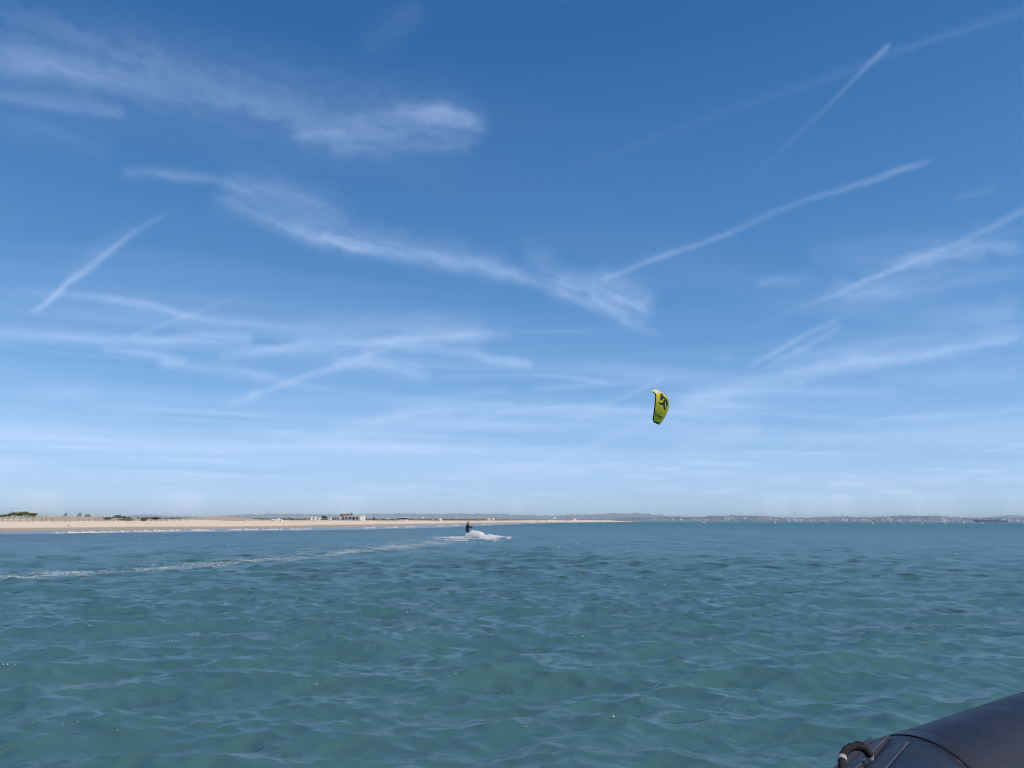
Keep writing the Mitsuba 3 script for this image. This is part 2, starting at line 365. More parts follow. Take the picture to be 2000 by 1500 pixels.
def water_colour(p, n, uv):
    """green turbid water; sandier and paler over the shallows in the lee of the beach"""
    patch = fbm(p.x * 0.02, p.y * 0.008, 3.0)
    deep = mix((0.062, 0.160, 0.180), (0.066, 0.172, 0.190), patch)
    streak = 0.965 + 0.07 * fbm(p.x * 0.35, p.y * 0.16, 7.0, octaves=4)
    deep = deep * streak * (0.88 + 0.24 * fbm(p.x * 0.11, p.y * 0.012, 21.0, octaves=4))
    deep = mix(deep, (0.030, 0.160, 0.152), 0.8 * smoothstep(80.0, 420.0, p.y + 0.8 * p.x))      # deeper channel
    shore = smoothstep(45.0, 6.0, p.x + 0.245 * dr.maximum(110.0 - p.y, 0.0) + 60.0 - 0.12 * p.y)
    return mix(deep, (0.055, 0.088, 0.088), shore * 0.75)


scene["water"] = {"type": "bumpmap", "arbitrary": proc(ripple, eps=0.004), "scale": 1.0,
                  "bsdf": {"type": "roughplastic", "distribution": "ggx", "alpha": 0.068, "int_ior": 1.33, "nonlinear": False,
                           "diffuse_reflectance": proc(water_colour)}}
labels[put("sea", trimesh.Trimesh(np.stack([X, Y, Z], 1), faces, process=False), "water", smooth=True)] = {"kind": "structure"}


def sea_z(x, y):
    x, y = np.atleast_1d(np.asarray(x, float)), np.atleast_1d(np.asarray(y, float))
    return sea_points(x, y, spacing_at(np.hypot(x, y)))[2]


# ------------------------------------------------------------------ beach and dunes
SH_Y = np.array([-400, -60, 0, 30, 60, 80, 87.6, 90.5, 95, 110, 132, 176, 245, 360, 560, 900, 1100, 1250, 1480, 1560, 2300])
SH_X = np.array([-900, -300, -190, -130, -84, -60, -54.8, -51, -47.5, -43.2, -33, -21.9, -14.5, -1.5, 30, 108, 158, 196, 240, 150, -900])
DU_Y = np.array([-400, 120, 180, 205, 224, 240, 252, 266, 295, 306, 318, 330, 346, 450, 600, 1000, 1300, 1480, 1560, 2200])
DU_Z = np.array([1.5, 1.5, 1.6, 2.15, 2.4, 2.25, 1.9, 1.75, 1.8, 2.45, 2.75, 2.2, 1.65, 1.55, 1.6, 2.3, 2.1, 1.4, 1.1, 1.1])


def shore_x(y):
    return np.interp(y, SH_Y, SH_X)


def ground_z(x, y, rough=True):
    x, y = np.asarray(x, float), np.asarray(y, float)
    wav = 5 * (meshkit.fbm(np.stack([y * 0.035, 0 * y, 0 * y], -1), 3, 8) - 0.5)
    t = (shore_x(y) - x + wav) * (1 + 1.4 * np.clip((y - 600) / 500, 0, 1))          # the spit narrows towards its end
    z = np.interp(t, [-300, -45, -16, -6, 0, 8, 23, 60, 80, 92, 3000], [-6.0, -0.8, -0.06, 0.015, 0.045, 0.105, 0.33, 0.88, 0.95, 1.05, 1.25])
    crest = np.interp(y, DU_Y, DU_Z) - 1.1
    g = np.exp(-((t - 108) / 13.0) ** 2) + 0.7 * np.exp(-((t - 150) / 22.0) ** 2)
    n1 = meshkit.fbm(np.stack([x * 0.05, y * 0.035, 0 * x], -1), 4, 12)
    z = z + crest * g * (0.72 + 0.5 * n1)
    if rough:
        n2 = meshkit.fbm(np.stack([x * 0.22, y * 0.16, 0 * x + 3], -1), 3, 14)
        z = z + (n2 - 0.5) * np.clip((t - 15) / 60, 0, 1) * np.clip(260 / np.maximum(y, 1), 0.1, 1) * 0.34
    return z


ys = np.unique(np.concatenate([np.linspace(-400, 60, 30), np.linspace(60, 360, 230), np.geomspace(360, 2290, 90)]))
ts = np.concatenate([[-300, -100, -45, -30, -22], np.linspace(-18, 40, 48), np.linspace(41.5, 175, 90), np.geomspace(178, 3500, 40)])
YY, TT = np.meshgrid(ys, ts, indexing="ij")
XX = shore_x(YY) - TT
ZZ = ground_z(XX.ravel(), YY.ravel())
ny, nt2 = YY.shape
i, j = np.meshgrid(np.arange(ny - 1), np.arange(nt2 - 1), indexing="ij")
q = np.stack([i * nt2 + j, (i + 1) * nt2 + j, (i + 1) * nt2 + j + 1, i * nt2 + j + 1], -1).reshape(-1, 4)


def sand(p, n, uv):
    g = fbm(p.x * 1.3, p.y * 0.7, 0.0)
    big = fbm(p.x * 0.06, p.y * 0.03, 5.0)
    dry = mix((0.76, 0.67, 0.54), (0.86, 0.77, 0.64), big * 0.6 + g * 0.4)
    wet = mix((0.40, 0.355, 0.29), (0.48, 0.43, 0.355), g)
    edge = p.z + (big - 0.5) * 0.12
    c = mix(wet, dry, smoothstep(0.30, 0.40, edge))
    scrubby = smoothstep(1.02, 1.25, p.z + (fbm(p.x * 0.11, p.y * 0.05, 9.0) - 0.5) * 1.6) * smoothstep(100.0, 125.0, -p.x + 0.2 * p.y - 30.0) * 0.55
    return mix(c, (0.17, 0.15, 0.085), scrubby)


def wetness(p, n, uv):
    return smoothstep(0.14, 0.075, p.z + (noise(p.x * 0.3, p.y * 0.12, 2.0) - 0.5) * 0.06)


scene["sand"] = {"type": "twosided", "bsdf": {"type": "diffuse", "reflectance": proc(sand)}}
scene["wet_sand"] = {"type": "twosided", "bsdf": {"type": "roughplastic", "alpha": 0.10, "int_ior": 1.33, "diffuse_reflectance": rgb(0.19, 0.165, 0.135)}}
scene["beach_surface"] = {"type": "blendbsdf", "weight": proc(wetness), "a": {"type": "ref", "id": "sand"}, "b": {"type": "ref", "id": "wet_sand"}}
labels[put("beach", trimesh.Trimesh(np.stack([XX.ravel(), YY.ravel(), ZZ], 1), np.vstack([q[:, [0, 2, 1]], q[:, [0, 3, 2]]]), process=False), "beach_surface", smooth=True)] = {"kind": "structure"}


def on_ground(bearing, dist):
    x, y = P2(bearing, dist)
    return x, y, float(ground_z(np.array([x]), np.array([y]))[0])


# ------------------------------------------------------------------ far land: hills and the opposite shore
def far_colour(p, n, uv):
    a = fbm(p.x * 0.012, p.y * 0.012, p.z * 0.05)
    b = fbm(p.x * 0.05, p.y * 0.05, p.z * 0.2)
    c = mix((0.06, 0.075, 0.05), (0.20, 0.16, 0.14), smoothstep(0.42, 0.62, a))
    return mix(c, (0.34, 0.28, 0.27), smoothstep(0.56, 0.72, b) * 0.7)


diffuse("far_land", proc(far_colour))
diffuse("far_hill", proc(lambda p, n, uv: mix((0.15, 0.18, 0.19), (0.21, 0.22, 0.22), fbm(p.x * 0.003, p.y * 0.003, p.z * 0.01))))
PROFILE_B = np.array([6.873, 8.296, 9.885, 11.805, 13.323, 13.666, 15.564, 17.560, 17.954, 18.542, 20.154, 21.420, 22.355, 23.887, 24.789, 25.678, 26.843, 27.701, 28.266, 29.102, 32.314, 37.197])
PROFILE_H = np.array([8, 17, 22, 25, 25, 30, 34, 32, 25, 23, 22, 27, 29, 25, 30, 36, 35, 36, 30, 25, 24, 22.0])


def shore_hill(x, y):
    b = np.degrees(np.arctan2(x, y))
    h = np.interp(b, PROFILE_B, PROFILE_H, left=6, right=18)
    coast = 4200 + 60 * (meshkit.noise(np.stack([x * 0.004, 0 * x, 0 * x], -1), 2) - 0.5)
    rise = np.clip((y - coast) / 650, -0.06, 1)
    rise = np.where(rise > 0, rise ** 0.85, rise)
    lump = meshkit.fbm(np.stack([x * 0.02, y * 0.02, 0 * x], -1), 4, 6)
    fine = meshkit.fbm(np.stack([x * 0.09, y * 0.09, 0 * x], -1), 2, 16)
    return (h - 1.0) * rise * (0.80 + 0.28 * lump) + np.where(rise > 0.02, 1.5 + 3.0 * fine * np.clip(rise * 4, 0, 1), 0)


bx, by = np.meshgrid(np.linspace(380, 4600, 420), np.concatenate([np.linspace(4130, 4300, 18), np.linspace(4310, 5200, 30)]), indexing="ij")
ni, nj = bx.shape
i, j = np.meshgrid(np.arange(ni - 1), np.arange(nj - 1), indexing="ij")
q = np.stack([i * nj + j, (i + 1) * nj + j, (i + 1) * nj + j + 1, i * nj + j + 1], -1).reshape(-1, 4)
bz = shore_hill(bx.ravel(), by.ravel())
labels[put("opposite_shore", trimesh.Trimesh(np.stack([bx.ravel(), by.ravel(), bz], 1), np.vstack([q[:, :3], q[:, [0, 2, 3]]]), process=False), "far_land", smooth=True)] = {"kind": "structure"}


def ridge(name, dist, bearings, heights, depth=1500, seed=0):
    b = np.linspace(bearings[0], bearings[-1], 420)
    h = np.interp(b, bearings, heights)
    h = h * (0.86 + 0.28 * meshkit.fbm(np.stack([b * 0.7, 0 * b, 0 * b], -1), 3, seed))
    rows = []
    for s, f in ((-0.5, -0.02), (-0.4, 0.25), (-0.25, 0.6), (-0.1, 0.9), (0, 1.0), (0.15, 0.85), (0.5, -0.02)):
        y = dist + s * depth + 0 * b
        rows.append(np.stack([np.tan(np.radians(b)) * y, y, h * f * (1 + 0.12 * (meshkit.noise(np.stack([b * 2.5, 0 * b + s * 9, 0 * b], -1), seed + 4) - 0.5))], 1))
    v, n = np.vstack(rows), len(b)
    i, j = np.meshgrid(np.arange(len(rows) - 1), np.arange(n - 1), indexing="ij")
    q = np.stack([i * n + j, i * n + j + 1, (i + 1) * n + j + 1, (i + 1) * n + j], -1).reshape(-1, 4)
    labels[put(name, trimesh.Trimesh(v, np.vstack([q[:, :3], q[:, [0, 2, 3]]]), process=False), "far_hill", smooth=True)] = {"kind": "structure"}


ridge("distant_hills", 7600, [-34.772, -32.258, -26.787, -25.031, -23.831, -22.300, -20.098, -18.161, -16.179, -14.156, -11.055, -8.595, -3.588, 0.028, 2.199, 5.083, 6.873, 9.357, 12.152, 14.890],
      [8, 10, 24, 40, 42, 32, 28, 54, 64, 54, 55, 64, 62, 58, 44, 58, 72, 66, 42, 12], seed=2)
ridge("distant_hills_right", 7600, [29.102, 30.735, 31.531, 32.828, 36.030], [12, 46, 60, 58, 50], seed=9)
ridge("low_far_shore", 5600, [-25.328, -20.734, -10.705, -3.588, 3.643, 8.296, 10.761, 14.211], [8, 13, 15, 17, 24, 28, 28, 16], depth=900, seed=5)

# ------------------------------------------------------------------ materials of the things
plastic("pale_wall", proc(lambda p, n, uv: mix((0.78, 0.77, 0.74), (0.88, 0.87, 0.85), noise(p.x * 0.15, p.y * 0.15, p.z * 0.4))), 0.8)
diffuse("pink_wall", (0.52, 0.38, 0.34))
diffuse("cream_wall", (0.58, 0.50, 0.38))
diffuse("grey_wall", (0.34, 0.33, 0.33))
diffuse("tile_roof", (0.33, 0.16, 0.11))
diffuse("slate_roof", (0.20, 0.19, 0.19))
diffuse("dark_opening", (0.075, 0.08, 0.09))
diffuse("dark_tower", (0.07, 0.08, 0.09))
diffuse("white_canvas", (0.80, 0.79, 0.77))
diffuse("timber", proc(lambda p, n, uv: mix((0.20, 0.15, 0.11), (0.30, 0.24, 0.18), noise(p.x * 3.0, p.y * 3.0, p.z * 2.0))))
diffuse("brown_roof", (0.20, 0.13, 0.10))
diffuse("leaf_green", proc(lambda p, n, uv: mix((0.09, 0.12, 0.04), (0.19, 0.20, 0.085), noise(p.x * 0.6, p.y * 0.6, p.z * 1.5))))
diffuse("leaf_dark", proc(lambda p, n, uv: mix((0.028, 0.045, 0.020), (0.065, 0.085, 0.035), noise(p.x * 0.5, p.y * 0.5, p.z * 1.2))))
diffuse("scrub_leaf", proc(lambda p, n, uv: mix((0.085, 0.090, 0.040), (0.22, 0.18, 0.10), noise(p.x * 0.12, p.y * 0.08, 1.0))))
diffuse("bark", (0.10, 0.075, 0.055))
plastic("grey_metal", (0.16, 0.17, 0.18), 0.5)

# ------------------------------------------------------------------ vegetation of the dunes
rng = np.random.default_rng(5)
clumps = []
for _ in range(3300):
    y = 170 * (2000 / 170) ** rng.uniform(0, 1) ** 1.15
    t = rng.uniform(112, 330) if y > 330 else rng.uniform(118, 260)
    x = shore_x(y) - t
    if rng.uniform() < 0.35 and y < 260:
        continue
    h = rng.uniform(0.25, 0.75) * (1 + 0.7 * (y > 330) + 1.0 * (y > 700))
    w = h * rng.uniform(1.0, 2.6)
    clumps.append(leaf_cloud(rng, [x, y, float(ground_z(np.array([x]), np.array([y]))[0]) + h * 0.3], [w, w, h * 0.6], 26, 0.16 * (1 + y / 400), 0.2))
k = thing("dune_scrub", "low dry dune grass and scrub covering the sand behind the beach", "dune grass", kind="stuff")
put(k, cat(clumps), "scrub_leaf")


def shrub(bearing, dist, w, h, label, seed, mat="leaf_green", n=420):
    r = np.random.default_rng(seed)
    x, y, z = on_ground(bearing, dist)
    k = thing("shrub", label, "shrub", "green shrubs along the top of the dune")
    part(k, "foliage", leaf_cloud(r, [x, y, z + h * 0.42], [w / 2, w / 2, h * 0.5], n, 0.17 * (dist / 200), 0.3), mat)
    part(k, "stem", cat([tube([[x + a * w, y, z - 0.2], [x + a * w * 1.4, y + 0.1, z + h * 0.5]], [0.06, 0.03], 6) for a in (-0.2, 0.05, 0.22)]), "bark")


for n, (b, w, h, lab) in enumerate([
        (-32.155, 3.0, 0.75, "low green shrub at the very left end of the dune top"),
        (-31.633, 2.4, 1.0, "green shrub at the foot of the street lamp on the dune"),
        (-31.344, 3.2, 1.25, "tallest of the green shrubs at the left end of the dune"),
        (-31.026, 3.4, 1.3, "broad green shrub right of the tallest one on the dune"),
        (-30.679, 2.8, 1.05, "green shrub at the right end of the left dune thicket"),
        (-26.498, 2.8, 0.8, "small dark green shrub under the white house on the horizon"),
        (-25.446, 3.4, 0.7, "wide yellowish shrub on the dune right of the pine grove"),
        (-24.464, 1.6, 0.9, "lone dark shrub on the bare dune right of the pine grove"),
        (-23.741, 2.4, 1.0, "dark green shrub left of the eroded dune mound")]):
    shrub(b, 205 + 12 * (n > 4) + 30 * (n > 7), w, h, lab, 100 + n, "leaf_green" if n not in (7, 8) else "leaf_dark")


def tree(name, bearing, dist, w, h, trunk, label, seed, mat="leaf_dark", n=500, group=None, tall=0.6):
    r = np.random.default_rng(seed)
    x, y, z = on_ground(bearing, dist)
    k = thing(name, label, "tree", group)
    part(k, "crown", cat([leaf_cloud(r, [x + r.normal() * w * 0.16, y + r.normal() * w * 0.1, z + h * (1 - tall / 2) + r.normal() * h * 0.05], [w * 0.4, w * 0.4, h * tall * 0.45], n // 3, 0.10 * w, 0.1) for _ in range(3)]), mat)
    part(k, "trunk", tube(curve([[x, y, z - 0.3], [x + 0.03 * w, y, z + h * 0.3], [x - 0.02 * w, y, z + h * 0.75]]), np.linspace(trunk, trunk * 0.35, 16), 8), "bark")


for b, w, h, lab in ((-26.033, 11, 6.6, "leftmost hazy tree of the grove behind the left dune"), (-25.857, 14, 7.8, "tallest hazy tree in the middle of the grove behind the left dune"), (-25.652, 13, 6.4, "rightmost hazy tree of the grove behind the left dune")):
    tree("pine_tree", b, 1500, w, h, 0.35, lab, int(h * 10), n=420, group="hazy trees behind the left dune")
tree("beach_tree", -13.062, 470, 3.2, 2.7, 0.12, "dark bushy tree left of the beach restaurant", 7, n=420, tall=0.85)
tree("beach_tree", -11.246, 478, 3.0, 4.2, 0.14, "dark green tree rising above the roof of the beach restaurant", 8, n=420, tall=0.6)
tree("beach_tree", -9.654, 472, 1.6, 1.9, 0.08, "small dark tree right of the white tower on the beach", 9, n=240, tall=0.85)
tree("beach_tree", -15.744, 330, 1.0, 1.3, 0.06, "small dark bush right of the white beach tents", 10, n=200, tall=0.9)
tree("beach_tree", -15.206, 335, 1.5, 1.1, 0.06, "dark bush left of the low white cabins on the dune", 12, n=240, tall=0.9)

# ------------------------------------------------------------------ fence posts along the dune foot
rng = np.random.default_rng(21)
y = 150.0
n = 0
while y < 236:
    x = shore_x(y) - 79 + rng.normal(0, 0.25)
    z = float(ground_z(np.array([x]), np.array([y]))[0])
    k = thing("fence_post", "thin weathered timber post in the row along the foot of the left dune", "post", "timber posts along the foot of the dune")
    h = rng.uniform(0.65, 1.0)
    lean = rng.normal(0, 0.06, 2)
    put(k, tube([[x, y, z - 0.3], [x + lean[0] * h * 0.5, y + lean[1] * h * 0.5, z + h * 0.5], [x + lean[0] * h, y + lean[1] * h, z + h]], [0.075, 0.07, 0.06], 8), "timber")
    y += rng.uniform(1.2, 2.2) * (1.0 if y < 200 else 1.3)

# ------------------------------------------------------------------ lamps and masts on the skyline
x, y = P2(-31.759, 480)
k = thing("street_lamp", "thin street lamp with a side arm standing behind the shrubs at the far left", "street lamp")
part(k, "pole", tube([[x, y, 0.8], [x, y, 4], [x, y, 7.6]], [0.13, 0.11, 0.08], 8), "grey_metal")
part(k, "arm", tube([[x, y, 7.5], [x + 0.9, y, 8.0], [x + 1.7, y, 8.25]], 0.06, 8), "grey_metal")
part(k, "lamp_head", trimesh.creation.icosphere(2, 1.0).apply_transform(np.diag([0.5, 0.22, 0.12, 1])).apply_translation([x + 1.95, y, 8.25]), "grey_metal")
x, y = P2(-31.670, 300)
k = thing("mast", "short dark mast just right of the street lamp on the left dune", "mast")
put(k, tube([[x, y, 0.9], [x, y, 2], [x, y, 3.9]], [0.09, 0.08, 0.06], 8), "grey_metal")


# ------------------------------------------------------------------ tower blocks far behind the dunes
def slab(holder, w, d, h, x, y, z, steps):
    part(holder, "wall", cat([box([w, d, h], [x, y, z + h / 2])] + [box([sw * w, d * 0.8, sh], [x + sx * w, y, z + h + sh / 2 - 0.01]) for sx, sw, sh in steps]), "dark_tower")
    for f in range(1, int(h // 3.4)):
        part(holder, "window", box([w * 0.86, 0.4, 1.3], [x, y - d / 2 - 0.1, z + f * 3.4]), "dark_opening")


for b, w, h, st, lab in ((-28.867, 13, 29, [(0.2, 0.5, 9)], "slim hazy tower block with a stepped top, leftmost of three on the skyline"),
                         (-28.112, 19, 27, [(0.28, 0.36, 14), (-0.1, 0.3, 5)], "hazy tower block with a tall rooftop stack, middle one of three on the skyline"),
                         (-27.632, 28, 27, [(0.0, 0.7, 4)], "squat broad hazy block, rightmost of three on the skyline")):
    x, y = P2(b, 2600)
    slab(thing("tower_block", lab, "building", "tower blocks on the skyline behind the left dune"), w * 0.56, 9, h * 0.56, x, y, 0, [(a_, b_, c_ * 0.56) for a_, b_, c_ in st])
for b, w, h, lab in ((-26.527, 12, 5.5, "white house on the skyline left of the pine grove"), (-26.295, 16, 7, "larger white house close left of the pine grove")):
    x, y = P2(b, 1700)
    k = thing("white_house", lab, "house")
    part(k, "wall", box([w, 9, h], [x, y, 1 + h / 2]), "pale_wall")
    part(k, "roof", box([w + 0.8, 9.8, 0.5], [x, y, 1 + h + 0.25]), "white_canvas")
    part(k, "window", box([w * 0.5, 0.2, 1.4], [x, y - 4.55, 1 + h * 0.55]), "dark_opening")

# ------------------------------------------------------------------ beach restaurant, tower, kiosk, cabins
def building_parts(k, x, y, z, w, d, h, wall, roof, over=0.4, openings=(), roof_t=0.25):
    part(k, "wall", box([w, d, h + 0.4], [x, y, z + h / 2 - 0.2]), wall)
    part(k, "roof", box([w + over, d + over, roof_t], [x, y, z + h + roof_t / 2]), roof)
    for ox, oz, ow, oh in openings:
        part(k, "window", box([ow, 0.12, oh], [x + ox, y - d / 2 - 0.03, z + oz]), "dark_opening")


x, y, z = on_ground(-11.819, 462)
k = thing("restaurant_hut", "white hut with a brown pitched roof at the left end of the beach restaurant", "hut")
part(k, "wall", box([3.4, 4, 2.5], [x, y, z + 1.0]), "pale_wall")
part(k, "roof", trimesh.Trimesh([[x - 2.0, y - 2.3, z + 2.2], [x + 4.5, y - 2.3, z + 2.2], [x + 4.5, y + 2.3, z + 2.2], [x - 2.0, y + 2.3, z + 2.2], [x - 1.0, y, z + 3.5], [x + 3.6, y, z + 3.5]],
                               [[0, 1, 5], [0, 5, 4], [1, 2, 5], [2, 3, 4], [2, 4, 5], [3, 0, 4], [0, 2, 1], [0, 3, 2]]), "brown_roof")
part(k, "door", box([0.9, 0.12, 1.9], [x + 0.9, y - 2.03, z + 0.95]), "dark_opening")
x, y, z = on_ground(-11.055, 462)
k = thing("beach_restaurant", "long low white beach restaurant with dark openings under the green tree", "building")
building_parts(k, x, y, z, 9.0, 6, 2.3, "pale_wall", "cream_wall", 0.5, [(-3.2, 1.1, 1.0, 1.1), (-1.2, 1.2, 1.3, 1.0), (0.8, 1.0, 1.2, 1.3), (2.8, 1.15, 1.0, 1.0)])
for px_, sx in ((-4.3, 0), (-2.2, 0), (0, 0), (2.2, 0), (4.3, 0)):
    part(k, "awning_post", box([0.14, 0.14, 1.9], [x + px_, y - 5.2, z + 0.9]), "white_canvas")
part(k, "awning", box([9.2, 2.2, 0.12], [x, y - 4.2, z + 1.95]), "white_canvas")
x, y, z = on_ground(-10.373, 458)
k = thing("white_tower", "square white tower at the right end of the beach restaurant", "tower")
part(k, "wall", box([1.7, 1.7, 3.0], [x, y, z + 1.3]), "pale_wall")
part(k, "cornice", box([2.0, 2.0, 0.25], [x, y, z + 2.93]), "pale_wall")
x, y, z = on_ground(-12.269, 455)
k = thing("pergola", "open white pergola with thin posts left of the beach restaurant", "pergola")
part(k, "roof", box([4.6, 3.2, 0.22], [x, y, z + 2.25]), "white_canvas")
for a in (-2.1, -0.7, 0.7, 2.1):
    part(k, "post", box([0.16, 0.16, 2.4], [x + a, y - 1.4, z + 1.0]), "white_canvas")
part(k, "back_wall", box([4.2, 0.2, 1.6], [x, y + 1.4, z + 0.7]), "grey_wall")
x, y, z = on_ground(-7.584, 505)
k = thing("beach_kiosk", "white flat roofed beach kiosk with a dark serving gap over two white panels", "kiosk")
part(k, "roof", box([7.2, 4.0, 0.45], [x, y, z + 2.15]), "white_canvas")
part(k, "interior", box([6.2, 2.4, 1.9], [x, y + 0.4, z + 0.97]), "dark_opening")
for a in (-1.55, 1.75):
    part(k, "counter_panel", box([2.7 if a < 0 else 2.9, 0.2, 1.15], [x + a, y - 1.4, z + 0.5]), "white_canvas")
for a in (-3.1, 0.1, 3.2):
    part(k, "post", box([0.14, 0.14, 2.1], [x + a, y - 1.3, z + 0.95]), "grey_wall")
for n, (b, w, h, dist) in enumerate(((-14.020, 2.6, 1.5, 420), (-13.713, 1.9, 1.5, 425), (-13.388, 1.4, 1.3, 430), (-12.649, 1.6, 1.2, 440))):
    x, y, z = on_ground(b, dist)
    k = thing("beach_cabin", ["widest low white cabin, leftmost of the row on the dune", "second low white cabin from the left on the dune", "small white cabin left of the dark bushy tree", "small white cabin right of the dark bushy tree"][n], "cabin", "low white cabins left of the restaurant")
    building_parts(k, x, y, z, w, 2.2, h, "pale_wall", "white_canvas", 0.25, [(0, h * 0.5, w * 0.4, h * 0.35)], 0.14)


def tent(bearing, dist, w, h, label, group="white tents and parasols on the far beach"):
    x, y, z = on_ground(bearing, dist)
    k = thing("beach_tent", label, "tent", group)
    n, v, f = 8, [], []
    prof = [(1.0, 0.0), (0.98, 0.35), (0.85, 0.68), (0.5, 0.92), (0, 1.0)]
    for s, t_ in prof:
        for a in np.arange(n) * 2 * np.pi / n:
            v.append([x + math.cos(a) * w / 2 * s, y + math.sin(a) * w / 2 * s, z - 0.05 + t_ * h])
    for r_ in range(len(prof) - 1):
        for c in range(n):
            f.append([r_ * n + c, r_ * n + (c + 1) % n, (r_ + 1) * n + (c + 1) % n]); f.append([r_ * n + c, (r_ + 1) * n + (c + 1) % n, (r_ + 1) * n + c])
    part(k, "canopy", trimesh.Trimesh(v, f, process=False), "white_canvas")
    part(k, "doorway", box([w * 0.28, 0.1, h * 0.55], [x, y - w / 2 * 0.95, z + h * 0.27]), "grey_wall")


def parasol(bearing, dist, w, h, label, group="white tents and parasols on the far beach"):
    x, y, z = on_ground(bearing, dist)
    k = thing("parasol", label, "parasol", group)
    n = 10
    ang = np.arange(n) * 2 * np.pi / n
    v = [[x, y, z + h]] + [[x + math.cos(a) * w / 2 * 0.6, y + math.sin(a) * w / 2 * 0.6, z + h - 0.14 * w] for a in ang] + [[x + math.cos(a) * w / 2, y + math.sin(a) * w / 2, z + h - 0.32 * w] for a in ang]
    f = [[0, 1 + c, 1 + (c + 1) % n] for c in range(n)] + [[1 + c, 1 + n + c, 1 + n + (c + 1) % n] for c in range(n)] + [[1 + c, 1 + n + (c + 1) % n, 1 + (c + 1) % n] for c in range(n)]
    part(k, "canopy", trimesh.Trimesh(v, f, process=False), "white_canvas")
    part(k, "pole", tube([[x, y, z - 0.3], [x, y, z + h * 0.5], [x, y, z + h - 0.02]], 0.04, 6), "grey_metal")


tent(-16.412, 300, 1.5, 0.95, "leftmost of the bright white tents on the sand below the bushes")
tent(-16.229, 299, 1.3, 0.85, "second from left of the bright white tents on the sand below the bushes")
tent(-16.062, 301, 1.6, 1.15, "tallest bright white tent in the middle of the cluster below the bushes")
tent(-15.878, 300, 1.3, 0.95, "rightmost of the bright white tents on the sand below the bushes")
tent(-18.095, 285, 0.8, 0.55, "tiny pale tent on the sand below the eroded dune mound")
parasol(-8.683, 495, 1.9, 1.6, "white parasol left of the flat roofed kiosk")
parasol(-8.170, 498, 1.3, 1.3, "small white parasol close left of the flat roofed kiosk")
parasol(-9.266, 480, 1.0, 1.0, "tiny pale parasol right of the small dark tree by the tower")
parasol(-6.746, 520, 1.2, 1.4, "small white parasol first on the right of the kiosk")
parasol(-6.264, 560, 2.0, 2.6, "tall white parasol second on the right of the kiosk")
parasol(-5.530, 540, 1.4, 1.5, "small white parasol left of the white domed tent")
tent(-5.045, 560, 2.6, 2.0, "white domed tent right of the kiosk")
parasol(-3.876, 700, 1.4, 2.6, "small pale parasol above the beach left of the kite surfer")
tent(-1.637, 760, 3.4, 2.2, "left one of two white domed tents right of the kite surfer")
tent(-1.312, 765, 3.0, 2.2, "right one of two white domed tents right of the kite surfer")
parasol(3.030, 1300, 6.5, 6.0, "large white canopy on the skyline right of the two domed tents")
tent(4.436, 1250, 5.5, 4.2, "white domed tent above the grounded kite on the far sand")


# ------------------------------------------------------------------ small things on the sand
def bystander(bearing, dist, label, seed):
    x, y, z = on_ground(bearing, dist)
    o = np.array([x, y, z])
    k = thing("person", label, "person")
    J = {"head": ((0, 0, 1.60), 0.11), "neck": ((0, 0, 1.44), 0.06), "chest": ((0, 0, 1.25), 0.15), "hip": ((0, 0, 0.92), 0.14),
         "ls": ((-0.19, 0, 1.36), 0.07), "rs": ((0.19, 0, 1.36), 0.07), "le": ((-0.26, 0.02, 1.08), 0.05), "re": ((0.26, -0.04, 1.08), 0.05), "lh": ((-0.27, -0.06, 0.84), 0.045), "rh": ((0.27, -0.14, 0.86), 0.045),
         "lk": ((-0.11, -0.02, 0.50), 0.075), "rk": ((0.12, -0.05, 0.50), 0.075), "lf": ((-0.12, 0.02, 0.06), 0.055), "rf": ((0.14, 0.06, 0.06), 0.055), "lt": ((-0.13, -0.16, 0.04), 0.04), "rt": ((0.16, -0.12, 0.04), 0.04)}
    L = [("head", "neck"), ("neck", "chest"), ("chest", "hip"), ("chest", "ls"), ("chest", "rs"), ("ls", "le"), ("rs", "re"), ("le", "lh"), ("re", "rh"), ("hip", "lk"), ("hip", "rk"), ("lk", "lf"), ("rk", "rf"), ("lf", "lt"), ("rf", "rt")]
    m = bones(J, L, 0.08, 8)
    m.apply_translation(o)
    put(k, m, "dark_wetsuit", smooth=True)


plastic("dark_wetsuit", proc(lambda p, n, uv: mix((0.005, 0.007, 0.012), (0.014, 0.017, 0.024), noise(p.x * 6, p.y * 6, p.z * 6))), 0.6)
bystander(1.873, 610, "distant person in dark clothes standing on the far sand, left one of two", 1)
bystander(2.488, 640, "distant person in dark clothes near the grounded kite, right one of two", 2)
x, y = P2(-28.631, 122)
z = float(ground_z(np.array([x]), np.array([y]))[0])
k = thing("driftwood", "tiny dark piece of driftwood lying on the pale sand at left", "driftwood")
put(k, cat([tube(curve([[x - 0.22, y, z + 0.05], [x - 0.05, y + 0.04, z + 0.12], [x + 0.24, y, z + 0.06]]), np.linspace(0.05, 0.03, 16), 8), tube([[x, y, z + 0.08], [x + 0.08, y, z + 0.2], [x + 0.09, y + 0.02, z + 0.3]], [0.03, 0.025, 0.015], 6)]), "bark")

# ------------------------------------------------------------------ the town on the opposite shore
rng = np.random.default_rng(77)
WALLS = ["pale_wall", "pale_wall", "pink_wall", "cream_wall", "grey_wall", "pink_wall"]


